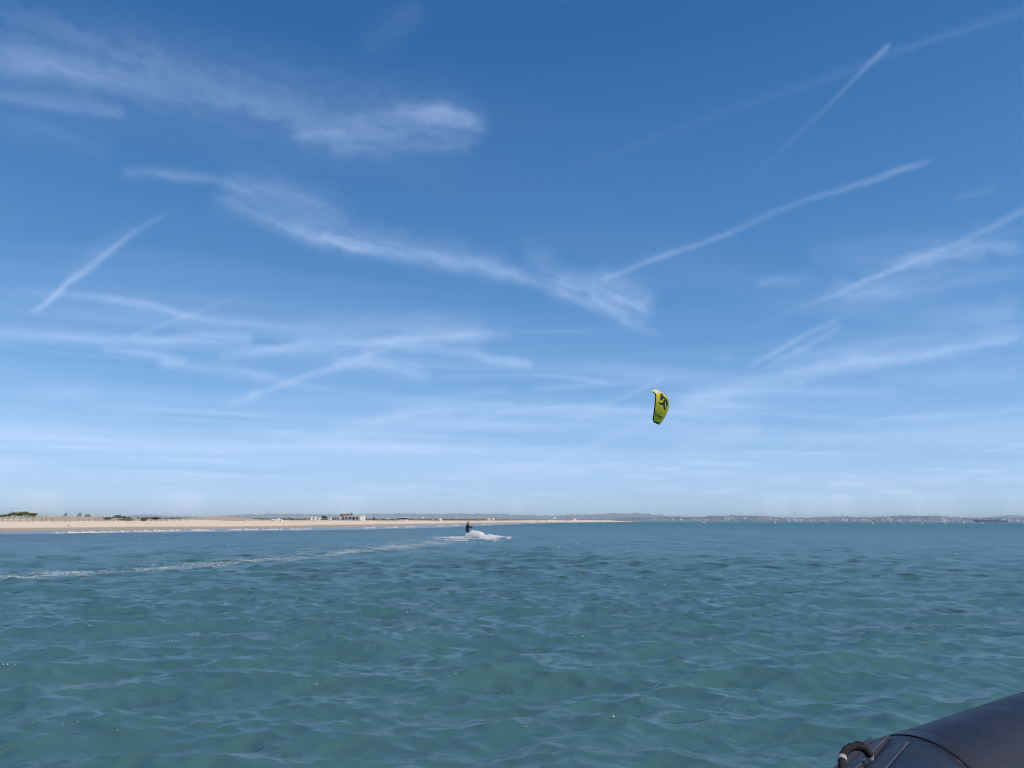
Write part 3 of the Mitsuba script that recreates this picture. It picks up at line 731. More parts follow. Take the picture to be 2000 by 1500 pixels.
def house(x, y, w, d, h, wall, roof, gable, label, group, name="house", cat_="house", windows=0):
    z = float(shore_hill(np.array([x]), np.array([y]))[0]) - 1.0
    k = thing(name, label, cat_, group)
    part(k, "wall", box([w, d, h + 1.0], [x, y, z + (h + 1.0) / 2]), wall)
    zt = z + h + 1.0
    if gable:
        a = min(w, d) * 0.28
        part(k, "roof", trimesh.Trimesh([[x - w / 2 - .3, y - d / 2 - .3, zt], [x + w / 2 + .3, y - d / 2 - .3, zt], [x + w / 2 + .3, y + d / 2 + .3, zt], [x - w / 2 - .3, y + d / 2 + .3, zt], [x - w / 2 + 1, y, zt + a], [x + w / 2 - 1, y, zt + a]],
                                        [[0, 1, 5], [0, 5, 4], [1, 2, 5], [2, 3, 4], [2, 4, 5], [3, 0, 4], [0, 2, 1], [0, 3, 2]]), roof)
    else:
        part(k, "roof", box([w + 0.5, d + 0.5, 0.5], [x, y, zt + 0.25]), roof)
    for n in range(windows):
        part(k, "window", box([w * 0.8, 0.3, 1.3], [x, y - d / 2 - 0.08, z + 2.8 + 3.1 * n]), "dark_opening")
    return k


SPECIAL = [  # bearing, distance, width, height, label
    (10.060, 4240, 13, 7, "small white building at the left end of the far shore town"),
    (10.691, 4230, 8, 6, "lone tiny white house right of the leftmost far shore building"),
    (14.788, 4330, 12, 10, "white block, leftmost of the bright row on the wooded far shore"),
    (15.025, 4330, 11, 11, "white block second in the bright row on the wooded far shore"),
    (15.261, 4330, 10, 10, "white block third in the bright row on the wooded far shore"),
    (16.067, 4300, 9, 13, "slim pale block alone right of the bright row on the far shore"),
    (17.362, 4260, 9, 12, "pale block at the right foot of the wooded far shore"),
    (18.899, 4240, 11, 14, "bright white tall block at the left of the far shore town centre"),
    (19.223, 4235, 8, 19, "tallest white block of the far shore town centre"),
    (19.384, 4235, 12, 11, "broad pale block joined right of the tallest white block"),
    (19.674, 4240, 15, 9, "low pale building right of the town centre blocks"),
    (19.866, 4240, 11, 11, "grey pink block closing the town centre group on the right"),
    (20.663, 4230, 15, 8, "pinkish long house between town centre and church tower"),
    (21.231, 4230, 18, 8, "wide pale house left of the church tower on the far shore"),
    (22.417, 4240, 18, 9, "wide low building right of the church tower on the far shore"),
    (23.522, 4235, 12, 9, "pale house under the double crested hill on the far shore"),
    (24.848, 4420, 12, 8, "white house high on the hillside above the buoys"),
    (24.968, 4430, 9, 7, "second white house high on the hillside, right one of the pair"),
    (26.351, 4225, 14, 9, "pale waterfront house left of the long hillside row"),
    (26.958, 4225, 16, 9, "pinkish waterfront house on the right of the far shore"),
    (28.013, 4230, 13, 17, "tall bright white block below the right hill of the far shore"),
    (28.154, 4232, 10, 9, "lower white block joined right of the tall bright one"),
    (28.908, 4225, 12, 12, "bright white block left of the cargo ship"),
    (31.505, 4225, 9, 9, "white house just right of the cargo ship's stern"),
    (31.976, 4225, 11, 12, "bright white block near the right edge of the far shore"),
]
for b, dist, w, h, lab in SPECIAL:
    x, y = P2(b, dist)
    house(x, y, w, 10, h, "pink_wall" if "pink" in lab else "pale_wall", "white_canvas" if h > 8.5 else "tile_roof", h <= 8.5, lab, None, "white_building", "building", int(h // 3.6))
x, y = P2(22.200, 4240)
z = float(shore_hill(np.array([x]), np.array([y]))[0])
k = thing("church_tower", "tall pale tower with a spire rising above the far shore town", "tower")
part(k, "shaft", box([5.5, 5.5, 26], [x, y, z + 12]), "pale_wall")
part(k, "spire", trimesh.creation.cone(2.6, 11, sections=8).apply_translation([x, y, z + 25]), "slate_roof")
part(k, "belfry_opening", box([2.0, 0.3, 3.2], [x, y - 2.85, z + 21]), "dark_opening")
TXT = {"pale_wall": "tiny pale house among many in the far shore town", "pink_wall": "tiny pinkish house among many in the far shore town", "cream_wall": "tiny cream house among many in the far shore town", "grey_wall": "tiny grey house among many in the far shore town"}
for _ in range(175):
    b = rng.uniform(9.427, 32.572)
    if 13.700 < b < 17.560 and rng.uniform() < 0.35 or 10.761 < b < 12.152 and rng.uniform() < 0.5:
        continue
    dist = 4212 + abs(rng.normal(0, 1)) * 75
    x, y = P2(b, dist)
    w, h = rng.uniform(6, 15), rng.uniform(3.5, 8)
    wl = WALLS[rng.integers(0, len(WALLS))]
    house(x, y, w, rng.uniform(7, 11), h, wl, "tile_roof" if rng.uniform() < 0.6 else "slate_roof", rng.uniform() < 0.75, TXT[wl], TXT[wl].replace("tiny", "small").replace("house among many", "houses"), "town_house")

# ------------------------------------------------------------------ cargo ship
plastic("ship_hull", (0.045, 0.012, 0.014), 0.6)
plastic("ship_deck", (0.07, 0.03, 0.03), 0.6)
plastic("white_paint", (0.74, 0.74, 0.72), 0.4)
x, y = P2(30.574, 2700)
k = thing("cargo_ship", "long dark red cargo ship lying off the far shore at right", "ship")
SC = 0.73                                                    # the parts below are laid out for a 152 m hull
L, Bm, D = 152.0, 22.0, 9.6


def ship_part(name, mesh, mat):
    mesh.apply_translation([-x, -y, 0]); mesh.apply_scale(SC); mesh.apply_translation([x, y, 0])
    part(k, name, mesh, mat)


out = [(-L / 2, 0), (-L / 2 + 9, -Bm / 2 * 0.7), (-L / 2 + 20, -Bm / 2), (L / 2 - 4, -Bm / 2), (L / 2, -Bm / 2 * 0.8), (L / 2, Bm / 2 * 0.8), (L / 2 - 4, Bm / 2), (-L / 2 + 20, Bm / 2), (-L / 2 + 9, Bm / 2 * 0.7)]
n = len(out)
v = [[x + a * 0.965, y + b_ * 0.9, -1.0] for a, b_ in out] + [[x + a, y + b_, D + (3.0 if a < -L / 2 + 16 else 0)] for a, b_ in out]
f = [[c, (c + 1) % n, n + (c + 1) % n] for c in range(n)] + [[c, n + (c + 1) % n, n + c] for c in range(n)] + [[n, n + c, n + c + 1] for c in range(1, n - 1)]
ship_part("hull", trimesh.Trimesh(v, f, process=False), "ship_hull")
ship_part("forecastle", box([14, 12, 2.4], [x - L / 2 + 15, y, D + 1.2]), "white_paint")
for c in range(6):
    ship_part("hatch_cover", box([14, 15, 1.8 + 0.5 * (c % 2)], [x - 46 + c * 17.5, y, D + 0.9]), "ship_deck")
ship_part("superstructure", cat([box([15, 18, 5.5], [x + 58, y, D + 2.75]), box([12, 17, 3.2], [x + 58.5, y, D + 7.1]), box([9, 20, 2.4], [x + 57.5, y, D + 9.9])]), "white_paint")
ship_part("bridge_window", box([0.4, 16, 1.1], [x + 52.9, y, D + 10.1]), "dark_opening")
ship_part("funnel", box([5, 5, 7], [x + 68, y, D + 3.5]), "ship_hull")
ship_part("mast", cat([tube([[x - 62, y, D + 2], [x - 62, y, D + 8], [x - 62, y, D + 14]], 0.45, 8), tube([[x + 57, y, D + 11], [x + 57, y, D + 14], [x + 57, y, D + 17]], 0.4, 8)]), "white_paint")

# ------------------------------------------------------------------ buoys and boats on the far water
plastic("buoy_white", (0.78, 0.78, 0.74), 0.4)
plastic("buoy_orange", (0.70, 0.27, 0.06), 0.4)
plastic("buoy_band", (0.35, 0.10, 0.08), 0.5)


def buoy(bearing, dist, r, mat, label):
    x, y = P2(bearing, dist)
    k = thing("buoy", label, "buoy", "round buoys on the water in front of the far shore")
    prof = [(0.0, 1.0), (0.55, 0.84), (0.92, 0.42), (1.0, 0.0), (0.92, -0.42), (0.55, -0.84), (0, -1.0)]
    m = trimesh.creation.revolve([(a * r, b_ * r) for a, b_ in prof[::-1]], sections=14)
    part(k, "float", m.apply_translation([x, y, r * 0.62]), mat, smooth=True)
    part(k, "band", trimesh.creation.revolve([(r * 0.9, r * 0.02), (r * 1.03, r * 0.02), (r * 1.03, r * 0.3), (r * 0.9, r * 0.3), (r * 0.9, r * 0.02)], sections=14).apply_translation([x, y, 0]), "buoy_band")
    part(k, "top_ring", trimesh.creation.torus(r * 0.2, r * 0.06, 10, 6).apply_transform(trimesh.transformations.rotation_matrix(math.pi / 2, [1, 0, 0])).apply_translation([x, y, r * 1.75]), "grey_metal")


buoy(8.083, 640, 0.75, "buoy_orange", "orange round buoy off the end of the sand spit")
buoy(13.323, 500, 0.66, "buoy_white", "white round buoy left of the wooded far shore, first from the left")
buoy(17.987, 500, 0.64, "buoy_white", "white round buoy off the right foot of the wooded shore, second from the left")
buoy(23.978, 500, 0.68, "buoy_white", "white round buoy below the double crested hill, third from the left")
buoy(26.843, 520, 0.6, "buoy_white", "white round buoy below the pinkish waterfront house, fourth from the left")
buoy(28.111, 500, 0.66, "buoy_white", "white round buoy in front of the tall bright block, fifth from the left")
buoy(29.102, 505, 0.66, "buoy_white", "white round buoy just left of the cargo ship, sixth from the left")
buoy(30.129, 480, 0.7, "buoy_white", "white round buoy in front of the cargo ship's hull")
buoy(32.288, 500, 0.66, "buoy_white", "white round buoy cut by the right edge of the picture")


def boat(bearing, dist, l, label, mast=0.0):
    x, y = P2(bearing, dist)
    k = thing("boat", label, "boat", "small white boats moored off the far shore")
    o = [(-0.5, 0), (-0.3, -0.16), (0.1, -0.19), (0.5, -0.15), (0.5, 0.15), (0.1, 0.19), (-0.3, 0.16)]
    n = len(o)
    v = [[x + a * l * 0.86, y + b_ * l * 0.6, -0.1] for a, b_ in o] + [[x + a * l, y + b_ * l, l * 0.13 + (0.05 * l if a < -0.25 else 0)] for a, b_ in o]
    f = [[c, (c + 1) % n, n + (c + 1) % n] for c in range(n)] + [[c, n + (c + 1) % n, n + c] for c in range(n)] + [[n, n + c, n + c + 1] for c in range(1, n - 1)]
    part(k, "hull", trimesh.Trimesh(v, f, process=False), "white_paint")
    part(k, "cabin", box([l * 0.34, l * 0.2, l * 0.16], [x - 0.02 * l, y, l * 0.2]), "white_paint")
    part(k, "windscreen", box([l * 0.2, l * 0.21, l * 0.05], [x - 0.1 * l, y, l * 0.225]), "dark_opening")
    if mast: part(k, "mast", tube([[x, y, l * 0.2], [x, y, mast / 2], [x, y, mast]], 0.07, 6), "grey_metal")


boat(12.013, 1250, 7.0, "small white boat left of the first white buoy")
boat(16.966, 1500, 5.0, "tiny boat under the right foot of the wooded shore")
boat(21.294, 1500, 4.0, "tiny boat with a thin mast left of the church tower", 6.5)
boat(22.880, 1400, 4.5, "tiny boat with a short mast left of the double crested hill", 5.0)
boat(25.027, 1300, 5.5, "white boat, left one of three under the right hill")
boat(25.560, 1250, 6.5, "white boat, middle one of three under the right hill", 4.0)
boat(26.205, 1300, 5.5, "white boat, right one of three under the right hill")

# ------------------------------------------------------------------ foam: wake, splash, shore break
diffuse("foam", (0.66, 0.71, 0.74))
diffuse("wake_foam", (0.60, 0.66, 0.69))
diffuse("painted_glint", (0.60, 0.66, 0.62))  # pale colour standing in for sun glints on the waves
scene["droplets"] = {"type": "twosided", "bsdf": {"type": "diffuse", "reflectance": rgb(0.96, 0.97, 0.98)}}


def flakes(rng, pts, size, aspect, heading, lift=0.02, sides=6):
    """small irregular foam patches lying on the water"""
    n = len(pts)
    z = sea_z(pts[:, 0], pts[:, 1]) + lift
    ang = np.arange(sides) * 2 * np.pi / sides
    rad = size[:, None] * rng.uniform(0.45, 1.15, (n, sides))
    lx, ly = rad * np.cos(ang), rad * np.sin(ang) / aspect[:, None]
    c, s = np.sin(heading)[:, None], np.cos(heading)[:, None]
    vx, vy = pts[:, :1] + lx * c - ly * s, pts[:, 1:2] + lx * s + ly * c
    vz = sea_z(vx.ravel(), vy.ravel()).reshape(vx.shape) + lift
    ring = np.stack([vx, vy, vz], -1)
    mid = np.stack([pts[:, 0], pts[:, 1], z + 0.35 * lift], -1)[:, None]
    v = np.concatenate([ring, mid], 1).reshape(-1, 3)
    base = np.arange(n)[:, None] * (sides + 1)
    f = np.concatenate([np.stack([base[:, 0] + a, base[:, 0] + (a + 1) % sides, base[:, 0] + sides], 1) for a in range(sides)])
    return trimesh.Trimesh(v, f, process=False)


RIDER = np.array(P2(-3.083, 76.0))
rng = np.random.default_rng(3)
wake = np.array([[-17.5, 16.5], [-13.2, 20.9], [-11.9, 23.2], [-10.6, 25.7], [-9.6, 28.6], [-8.3, 33.5], [-7.2, 39.5], [-6.3, 46.0], [-5.4, 53.0], [-4.9, 60.0], [-4.7, 68.0], [-4.2, 75.0]])
wl, _ = smooth_line(wake, [0] * len(wake), 30)
seg = np.cumsum(np.r_[0, np.linalg.norm(np.diff(wl, axis=0), axis=1)])
N = 52000
s_ = rng.uniform(0, 1, N) ** 0.8 * seg[-1]
cx, cy = np.interp(s_, seg, wl[:, 0]), np.interp(s_, seg, wl[:, 1])
head = np.arctan2(np.interp(s_ + 0.5, seg, wl[:, 0]) - np.interp(s_ - 0.5, seg, wl[:, 0]), np.interp(s_ + 0.5, seg, wl[:, 1]) - np.interp(s_ - 0.5, seg, wl[:, 1]))
wid = np.interp(s_, [0, 10, 30, 62], [0.30, 0.42, 0.75, 1.1])
off = rng.normal(0, 1, N) * wid
off = np.where(rng.uniform(size=N) < 0.25, np.abs(off) * -2.4, off)
px_, py_ = cx + off * np.cos(head), cy - off * np.sin(head)
patchy = meshkit.fbm(np.stack([px_ * 0.9, py_ * 0.45, 0 * px_], -1), 3, 33)
keep = patchy + np.interp(s_, [0, 14, 24, 50, 62], [0.10, 0.10, 0.07, 0.10, 0.13]) > 0.52
pts = np.stack([px_, py_], 1)[keep]
k = thing("foam_wake", "thin white foam trail curving across the water behind the kite surfer", "wake", kind="stuff")
put(k, flakes(rng, pts, rng.uniform(0.008, 0.024, keep.sum()) * 1.15 * (0.6 + 0.016 * pts[:, 1]), rng.uniform(1.5, 3.5, keep.sum()), head[keep] + rng.normal(0, 0.3, keep.sum()), 0.012), "wake_foam")

# churned foam round the board
N = 5200
a = rng.uniform(0, 1, N)
px_ = RIDER[0] - 2.2 + 5.9 * a + rng.normal(0, 0.25, N)
py_ = RIDER[1] - 1.0 - rng.uniform(0, 1, N) ** 1.2 * 21.0 * np.sin(np.clip(a, 0.05, 0.92) * np.pi) ** 0.6 + rng.normal(0, 0.6, N)
px_ = px_ * (0.25 + 0.75 * py_ / RIDER[1])
patchy = meshkit.fbm(np.stack([px_ * 0.8, py_ * 0.34, 0 * px_ + 2], -1), 3, 41)
keep = patchy > 0.53 + 0.035 * np.clip((RIDER[1] - py_) / 18, 0, 1)
pts = np.stack([px_, py_], 1)[keep]
k = thing("churned_foam", "patches of white churned foam on the water round the kite surfer", "foam", kind="stuff")
put(k, flakes(rng, pts, rng.uniform(0.04, 0.19, len(pts)), rng.uniform(1.0, 2.2, len(pts)), rng.uniform(1.2, 1.9, len(pts)), 0.03), "foam")


def drops(rng, p, size):
    n = len(p)
    o = np.array([[1, 0, 0], [-1, 0, 0], [0, 1, 0], [0, -1, 0], [0, 0, 1], [0, 0, -1.0]])
    f0 = np.array([[0, 2, 4], [2, 1, 4], [1, 3, 4], [3, 0, 4], [2, 0, 5], [1, 2, 5], [3, 1, 5], [0, 3, 5]])
    v = (p[:, None] + o[None] * (size[:, None] * rng.uniform(0.7, 1.3, (n, 3)))[:, None]).reshape(-1, 3)
    return trimesh.Trimesh(v, (f0[None] + np.arange(n)[:, None, None] * 6).reshape(-1, 3), process=False)


# spray: sheets of droplets thrown up to the right of the board
N = 85000
u = rng.beta(1.1, 2.6, N)                                   # along the throw, from the board to the right
top = np.interp(u, [0, 0.10, 0.2, 0.34, 0.5, 0.75, 1.0], [0.30, 0.62, 0.80, 0.56, 0.34, 0.24, 0.10])
hz = rng.beta(1.0, 1.7, N) * top * (0.72 + 0.56 * meshkit.fbm(np.stack([u * 14, rng.uniform(0, 1, N) * 2, 0 * u], -1), 3, 51))
sx = RIDER[0] - 0.15 + u * 3.4 + hz * 0.15
sy = RIDER[1] - 0.9 - 1.6 * u + rng.normal(0, 0.35 + 0.5 * u, N)
ok = meshkit.fbm(np.stack([sx * 3.0, sy * 1.2, hz * 4.0], -1), 3, 55) + 0.46 * (1 - hz / np.maximum(top, 1e-3)) ** 1.3 > 0.60
p = np.stack([sx, sy, hz], 1)[ok]
k = thing("spray", "burst of white spray thrown up beside the kite surfer's board", "spray", kind="stuff")
put(k, drops(rng, p, rng.uniform(0.007, 0.025, len(p)) * rng.uniform(0.6, 1.3, len(p))), "droplets")
N = 1500
q_ = np.stack([RIDER[0] + 2.15 + rng.normal(0, 0.32, N), RIDER[1] - 9.5 + rng.normal(0, 0.3, N), np.abs(rng.normal(0, 0.075, N))], 1)
put(thing("spray", "small separate splash of white water right of the main spray", "spray", kind="stuff"), drops(rng, q_, rng.uniform(0.012, 0.03, N)), "droplets")

# shore break
pts, sz, hd = [], [], []
for b, dist_off, ln in ((-25.974, 0, 30), (-25.180, 0, 14), (-24.194, 1, 8), (-22.609, 2, 30), (-21.615, 4, 9), (-19.939, 3, 18), (-18.095, 4, 12), (-17.340, 6, 12), (-15.509, 2, 16), (-14.428, 3, 8), (-13.576, 1, 8), (-9.478, 0, 14), (-7.957, 0, 16), (-6.961, 2, 10), (-4.848, 0, 9), (-3.948, 0, 12), (-1.673, 0, 14), (-0.696, 0, 6), (1.295, 0, 6)):
    tb = math.tan(math.radians(b))
    yy = np.linspace(84, 700, 4000)
    yh = yy[np.argmin(np.abs(tb * yy - shore_x(yy)))]
    n = int(ln * 5)
    lat = rng.normal(0, ln * yh / 1583 * 0.36, n)
    yv = yh - 9.0 + dist_off * 0.8 + lat * 1.3 + rng.normal(0, 0.5 + yh * 0.006, n)
    xv = tb * yh + lat * 0.9 + 0.3
    pts.append(np.stack([xv, yv], 1)); sz.append(rng.uniform(0.05, 0.20, n) * (yh / 110) ** 0.7); hd.append(rng.uniform(0.3, 1.2, n))
pts, sz, hd = np.vstack(pts), np.concatenate(sz), np.concatenate(hd)
zz = np.maximum(sea_z(pts[:, 0], pts[:, 1]), ground_z(pts[:, 0], pts[:, 1]))
m = flakes(rng, pts, sz, rng.uniform(1, 2, len(pts)), hd, 0.05)
vv = m.vertices.copy()
vv[:, 2] = np.maximum(vv[:, 2], ground_z(vv[:, 0], vv[:, 1]) + 0.04) + 0.10 * np.abs(rng.normal(size=len(vv))) * (np.arange(len(vv)) % 7 == 6)
put(thing("shore_break", "broken line of small white waves washing onto the beach", "surf", kind="stuff"), trimesh.Trimesh(vv, m.faces, process=False), "foam")


# pale solid flecks on the crest fronts, added in place of sun glints
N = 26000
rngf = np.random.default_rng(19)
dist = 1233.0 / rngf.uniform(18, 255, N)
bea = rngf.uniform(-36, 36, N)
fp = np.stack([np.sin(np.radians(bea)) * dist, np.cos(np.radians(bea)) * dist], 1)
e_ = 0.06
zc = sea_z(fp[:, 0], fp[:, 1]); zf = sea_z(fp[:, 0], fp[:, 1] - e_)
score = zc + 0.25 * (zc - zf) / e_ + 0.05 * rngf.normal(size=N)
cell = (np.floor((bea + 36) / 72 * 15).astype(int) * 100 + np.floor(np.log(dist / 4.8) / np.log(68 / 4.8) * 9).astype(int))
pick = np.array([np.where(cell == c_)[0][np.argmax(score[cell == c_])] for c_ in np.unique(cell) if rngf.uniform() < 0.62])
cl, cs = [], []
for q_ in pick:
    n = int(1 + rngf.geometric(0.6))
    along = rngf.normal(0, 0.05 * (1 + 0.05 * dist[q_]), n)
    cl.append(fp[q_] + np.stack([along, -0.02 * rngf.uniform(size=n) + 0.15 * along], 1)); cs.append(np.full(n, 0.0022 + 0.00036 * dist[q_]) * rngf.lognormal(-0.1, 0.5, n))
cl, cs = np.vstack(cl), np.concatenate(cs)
put(thing("glint_fleck", "tiny pale flecks added as sun glints on the crests of the near waves", "foam", kind="stuff"), drops(rngf, np.column_stack([cl, sea_z(cl[:, 0], cl[:, 1]) + 0.003]), cs), "painted_glint")


# ------------------------------------------------------------------ kites
def lattice(P, uvs=None):
    """grid (n, m, 3) -> mesh"""
    n, m = P.shape[:2]
    i, j = np.meshgrid(np.arange(n - 1), np.arange(m - 1), indexing="ij")
    q = np.stack([i * m + j, i * m + j + 1, (i + 1) * m + j + 1, (i + 1) * m + j], -1).reshape(-1, 4)
    return trimesh.Trimesh(P.reshape(-1, 3), np.vstack([q[:, :3], q[:, [0, 2, 3]]]), process=False)


KD = 67.0                                          # distance of the kite along the view
KC = np.array([math.tan(math.radians(10.637)) * KD, KD, 0.0])
KC[2] = EYE + KD * math.tan(math.radians(8.152))
KS = KD / 1560 * 1.012                             # metres per photo pixel at that distance
# stations down the span from the upper tip: trailing edge (x, z), leading edge (x, z) in photo pixels from the kite's middle, and depth of each
ST = np.array([
    [-16.0, 29.5, -10.4, 34.6, 12, 14], [-15.0, 27.8, -4.5, 33.2, 7, 15], [-12.0, 24.5, 4.0, 27.5, 1, 17], [-9.2, 20.5, 9.8, 21.8, -5, 18],
    [-9.4, 14.0, 14.2, 15.5, -10, 17], [-10.2, 6.0, 16.0, 7.5, -13, 16], [-11.3, -3.0, 14.4, -2.0, -13, 16], [-12.7, -11.0, 11.0, -11.0, -11, 16],
    [-14.2, -19.0, 7.0, -18.6, -6, 16], [-15.4, -25.0, 2.2, -26.0, 0, 16], [-13.0, -30.0, -4.0, -33.2, 7, 15]])
ST[:, 4] -= 0.45 * ST[:, 1]; ST[:, 5] -= 0.45 * ST[:, 3]          # the wing leans over towards the boat
ST[:4, 5] += [16, 14, 8, 3]
ST[:, 0] += 0.188 * ST[:, 4]; ST[:, 2] += 0.188 * ST[:, 5]
uu = np.linspace(0, 10, 121)


def station(u):
    f = np.clip(u, 0, 10); k_ = np.minimum(f.astype(int), 9); t_ = (f - k_)[:, None]
    E_ = np.vstack([2 * ST[0] - ST[1], ST, 2 * ST[-1] - ST[-2]])
    a_, b_, c_, d_ = E_[k_], E_[k_ + 1], E_[k_ + 2], E_[k_ + 3]
    return 0.5 * (2 * b_ + (c_ - a_) * t_ + (2 * a_ - 5 * b_ + 4 * c_ - d_) * t_ ** 2 + (3 * b_ - a_ - 3 * c_ + d_) * t_ ** 3)


def kite_point(u, v):
    """u down the span 0..10, v from trailing edge 0 to leading edge 1"""
    s = station(u)
    te, le = np.stack([s[:, 0], s[:, 4], s[:, 1]], 1), np.stack([s[:, 2], s[:, 5], s[:, 3]], 1)
    p = te + (le - te) * v[:, None]
    camber = (4 * v * (1 - v) * (0.35 + 0.9 * v))[:, None] * np.linalg.norm(le - te, axis=1)[:, None] * 0.075
    du = station(np.clip(u + 0.05, 0, 10)) - station(np.clip(u - 0.05, 0, 10))
    span = np.stack([du[:, 0] + du[:, 2], du[:, 4] + du[:, 5], du[:, 1] + du[:, 3]], 1)
    nrm = np.cross(le - te, span); nrm /= np.linalg.norm(nrm, axis=1, keepdims=True) + 1e-9
    nrm *= np.where(nrm[:, 1:2] > 0, -1, 1)
    return KC + (p + nrm * camber) * KS, nrm


def kite_patch(u0, u1, v0, v1, n, m, lift=0.0):
    U, V = np.meshgrid(np.linspace(u0, u1, n), np.linspace(v0, v1, m), indexing="ij")
    p, nn = kite_point(U.ravel(), V.ravel())
    return lattice((p + nn * lift).reshape(n, m, 3))


def cloth(key, c, back=0.35):
    scene[key] = {"type": "principledthin", "base_color": rgb(*c), "roughness": 0.55, "diff_trans": back, "spec_trans": 0.0, "eta": 1.3}


cloth("kite_yellow", (0.90, 0.78, 0.05), 1.0)
cloth("kite_sunlit", (1.0, 0.93, 0.20), 0.5)  # same yellow cloth at the upper tip, sunlight painted into it
cloth("kite_pale", (0.78, 0.74, 0.66), 0.5)
cloth("kite_dark", (0.012, 0.045, 0.06), 0.1)
cloth("kite_olive", (0.10, 0.12, 0.01), 0.3)
k = thing("kite", "yellow inflatable kite with a dark emblem flying above the water", "kite")
part(k, "canopy", kite_patch(2.0, 10, 0.05, 0.96, 96, 24), "kite_yellow", smooth=True)
part(k, "wing_tip", kite_patch(0, 1.98, 0.05, 0.96, 24, 16), "kite_sunlit", smooth=True, label="folded upper wing tip with sunlight painted in as brighter yellow")
tp, tn = kite_point(uu[18:], 0 * uu[18:] + 0.012)
part(k, "trailing_edge", tube(tp, 0.05, 10), "kite_dark", smooth=True, label="dark band along the trailing edge")
lp, ln = kite_point(uu, 0 * uu + 0.985)
part(k, "leading_edge", tube(lp - ln * 0.03, 0.035 + 0.05 * np.sin(np.pi * uu / 10) ** 0.5, 12), "kite_yellow", smooth=True)
lp2, ln2 = kite_point(uu[24:], 0 * uu[24:] + 0.985)
part(k, "piping", tube(lp2 + (lp2 - kite_point(uu[24:], 0 * uu[24:] + 0.9)[0]) * 0.45, 0.028, 8), "kite_dark", smooth=True, label="thin dark edge outside the leading edge")
for u_ in (3.0, 6.0, 8.2):
    vv_ = np.linspace(0.05, 0.97, 24)
    sp, sn = kite_point(0 * vv_ + u_, vv_)
    part(k, "strut", tube(sp - sn * 0.06, np.linspace(0.025, 0.06, 24), 10), "kite_yellow", smooth=True)
part(k, "pale_panel", kite_patch(1.75, 2.75, 0.06, 0.36, 10, 10, 0.008), "kite_pale", smooth=True, label="whitish panel under the folded tip")
part(k, "pale_panel", kite_patch(1.5, 2.35, 0.5, 0.85, 10, 10, 0.009), "kite_pale", smooth=True, label="whitish patch near the upper leading edge")
part(k, "tip_patch", kite_patch(9.4, 10, 0.0, 0.75, 10, 12, 0.010), "kite_dark", smooth=True, label="dark lower wing tip")
from shapely.geometry import Polygon, Point
from shapely import contains_xy
cw = lambda pts: Polygon([((a / 14.286 + 1220 - 1290), -(b_ / 14.286 + 740 - 793)) for a, b_ in pts])
EMBLEM = [
    cw([(985, 440), (1040, 440), (1048, 490), (1110, 525), (1170, 565), (1208, 620), (1212, 700), (1180, 745), (1150, 700), (1142, 640), (1115, 580), (1065, 545), (1040, 545), (1020, 590), (990, 602), (962, 590), (965, 550), (982, 505)]),
    cw([(915, 660), (965, 682), (1040, 668), (1062, 600), (1100, 590), (1106, 640), (1088, 700), (1112, 760), (1146, 800), (1120, 842), (1085, 800), (1060, 740), (1042, 702), (985, 718), (930, 698)])]
WORD = [cw([(832, 962), (900, 970), (905, 1005), (838, 990)]), cw([(910, 975), (965, 992), (960, 1022), (912, 1008)]), cw([(972, 1000), (1062, 1002), (1060, 1030), (1018, 1062), (972, 1032)])]


def print_on(polys, name, mat, lift, label, grow=0.0):
    U, V = np.meshgrid(np.linspace(1.2, 9.6, 330), np.linspace(0.05, 0.97, 130), indexing="ij")
    s = station(U.ravel())
    fx = s[:, 0] + (s[:, 2] - s[:, 0]) * V.ravel(); fz = s[:, 1] + (s[:, 3] - s[:, 1]) * V.ravel()
    p, nn = kite_point(U.ravel(), V.ravel())
    m = lattice((p + nn * lift).reshape(*U.shape, 3))
    cx_, cz_ = fx[m.faces].mean(1), fz[m.faces].mean(1)
    on = np.zeros(len(cx_), bool)
    for g in polys:
        on |= contains_xy(g.buffer(grow), cx_, cz_)
    m.update_faces(on); m.remove_unreferenced_vertices()
    part(k, name, m, mat, smooth=True, label=label)


print_on(EMBLEM, "emblem", "kite_dark", 0.014, "large dark curved emblem on the upper canopy", 0.55)
print_on(WORD, "lettering", "kite_olive", 0.012, "dark olive band of lettering across the lower canopy")

# small far kites
diffuse("kite_grey", (0.25, 0.25, 0.28))
for n, (b, el_px, dist, lab) in enumerate(((-6.461, 21, 900, "tiny kite high above the far beach, left one of two"), (-5.637, 20, 950, "tiny kite high above the far beach, right one of two"))):
    x, y = P2(b, dist)
    kz = thing("far_kite", lab, "kite")
    a_ = np.linspace(-1.1, 1.1, 15)
    cz = EYE + el_px * dist / 1606
    G = np.stack([np.stack([x + 1.5 * np.sin(a_), y + 0 * a_ + dy_, cz + 0.9 * np.cos(a_) + dz_], 1) for dy_, dz_ in ((0, 0), (0.7, 0.25), (1.4, 0.1))], 1)
    put(kz, lattice(G), "kite_grey")
x, y, z = on_ground(3.931, 600)
kz = thing("grounded_kite", "dark arched kite resting on the far sand near the water's edge", "kite")
a_ = np.linspace(-1.5, 1.35, 21)
part(kz, "leading_edge", tube(np.stack([x + 1.9 * np.sin(a_), y + 0 * a_, z + 0.1 + 1.9 * np.maximum(np.cos(a_) + 0.05, 0)], 1), 0.12, 8), "dark_opening")
G = np.stack([np.stack([x + 1.9 * np.sin(a_), y + dy_ + 0 * a_, z + 0.1 + (1.9 - sh) * np.maximum(np.cos(a_) + 0.05, 0)], 1) for dy_, sh in ((0, 0), (0.5, 0.05), (1.1, 0.3))], 1)
part(kz, "canopy", lattice(G), "kite_pale")

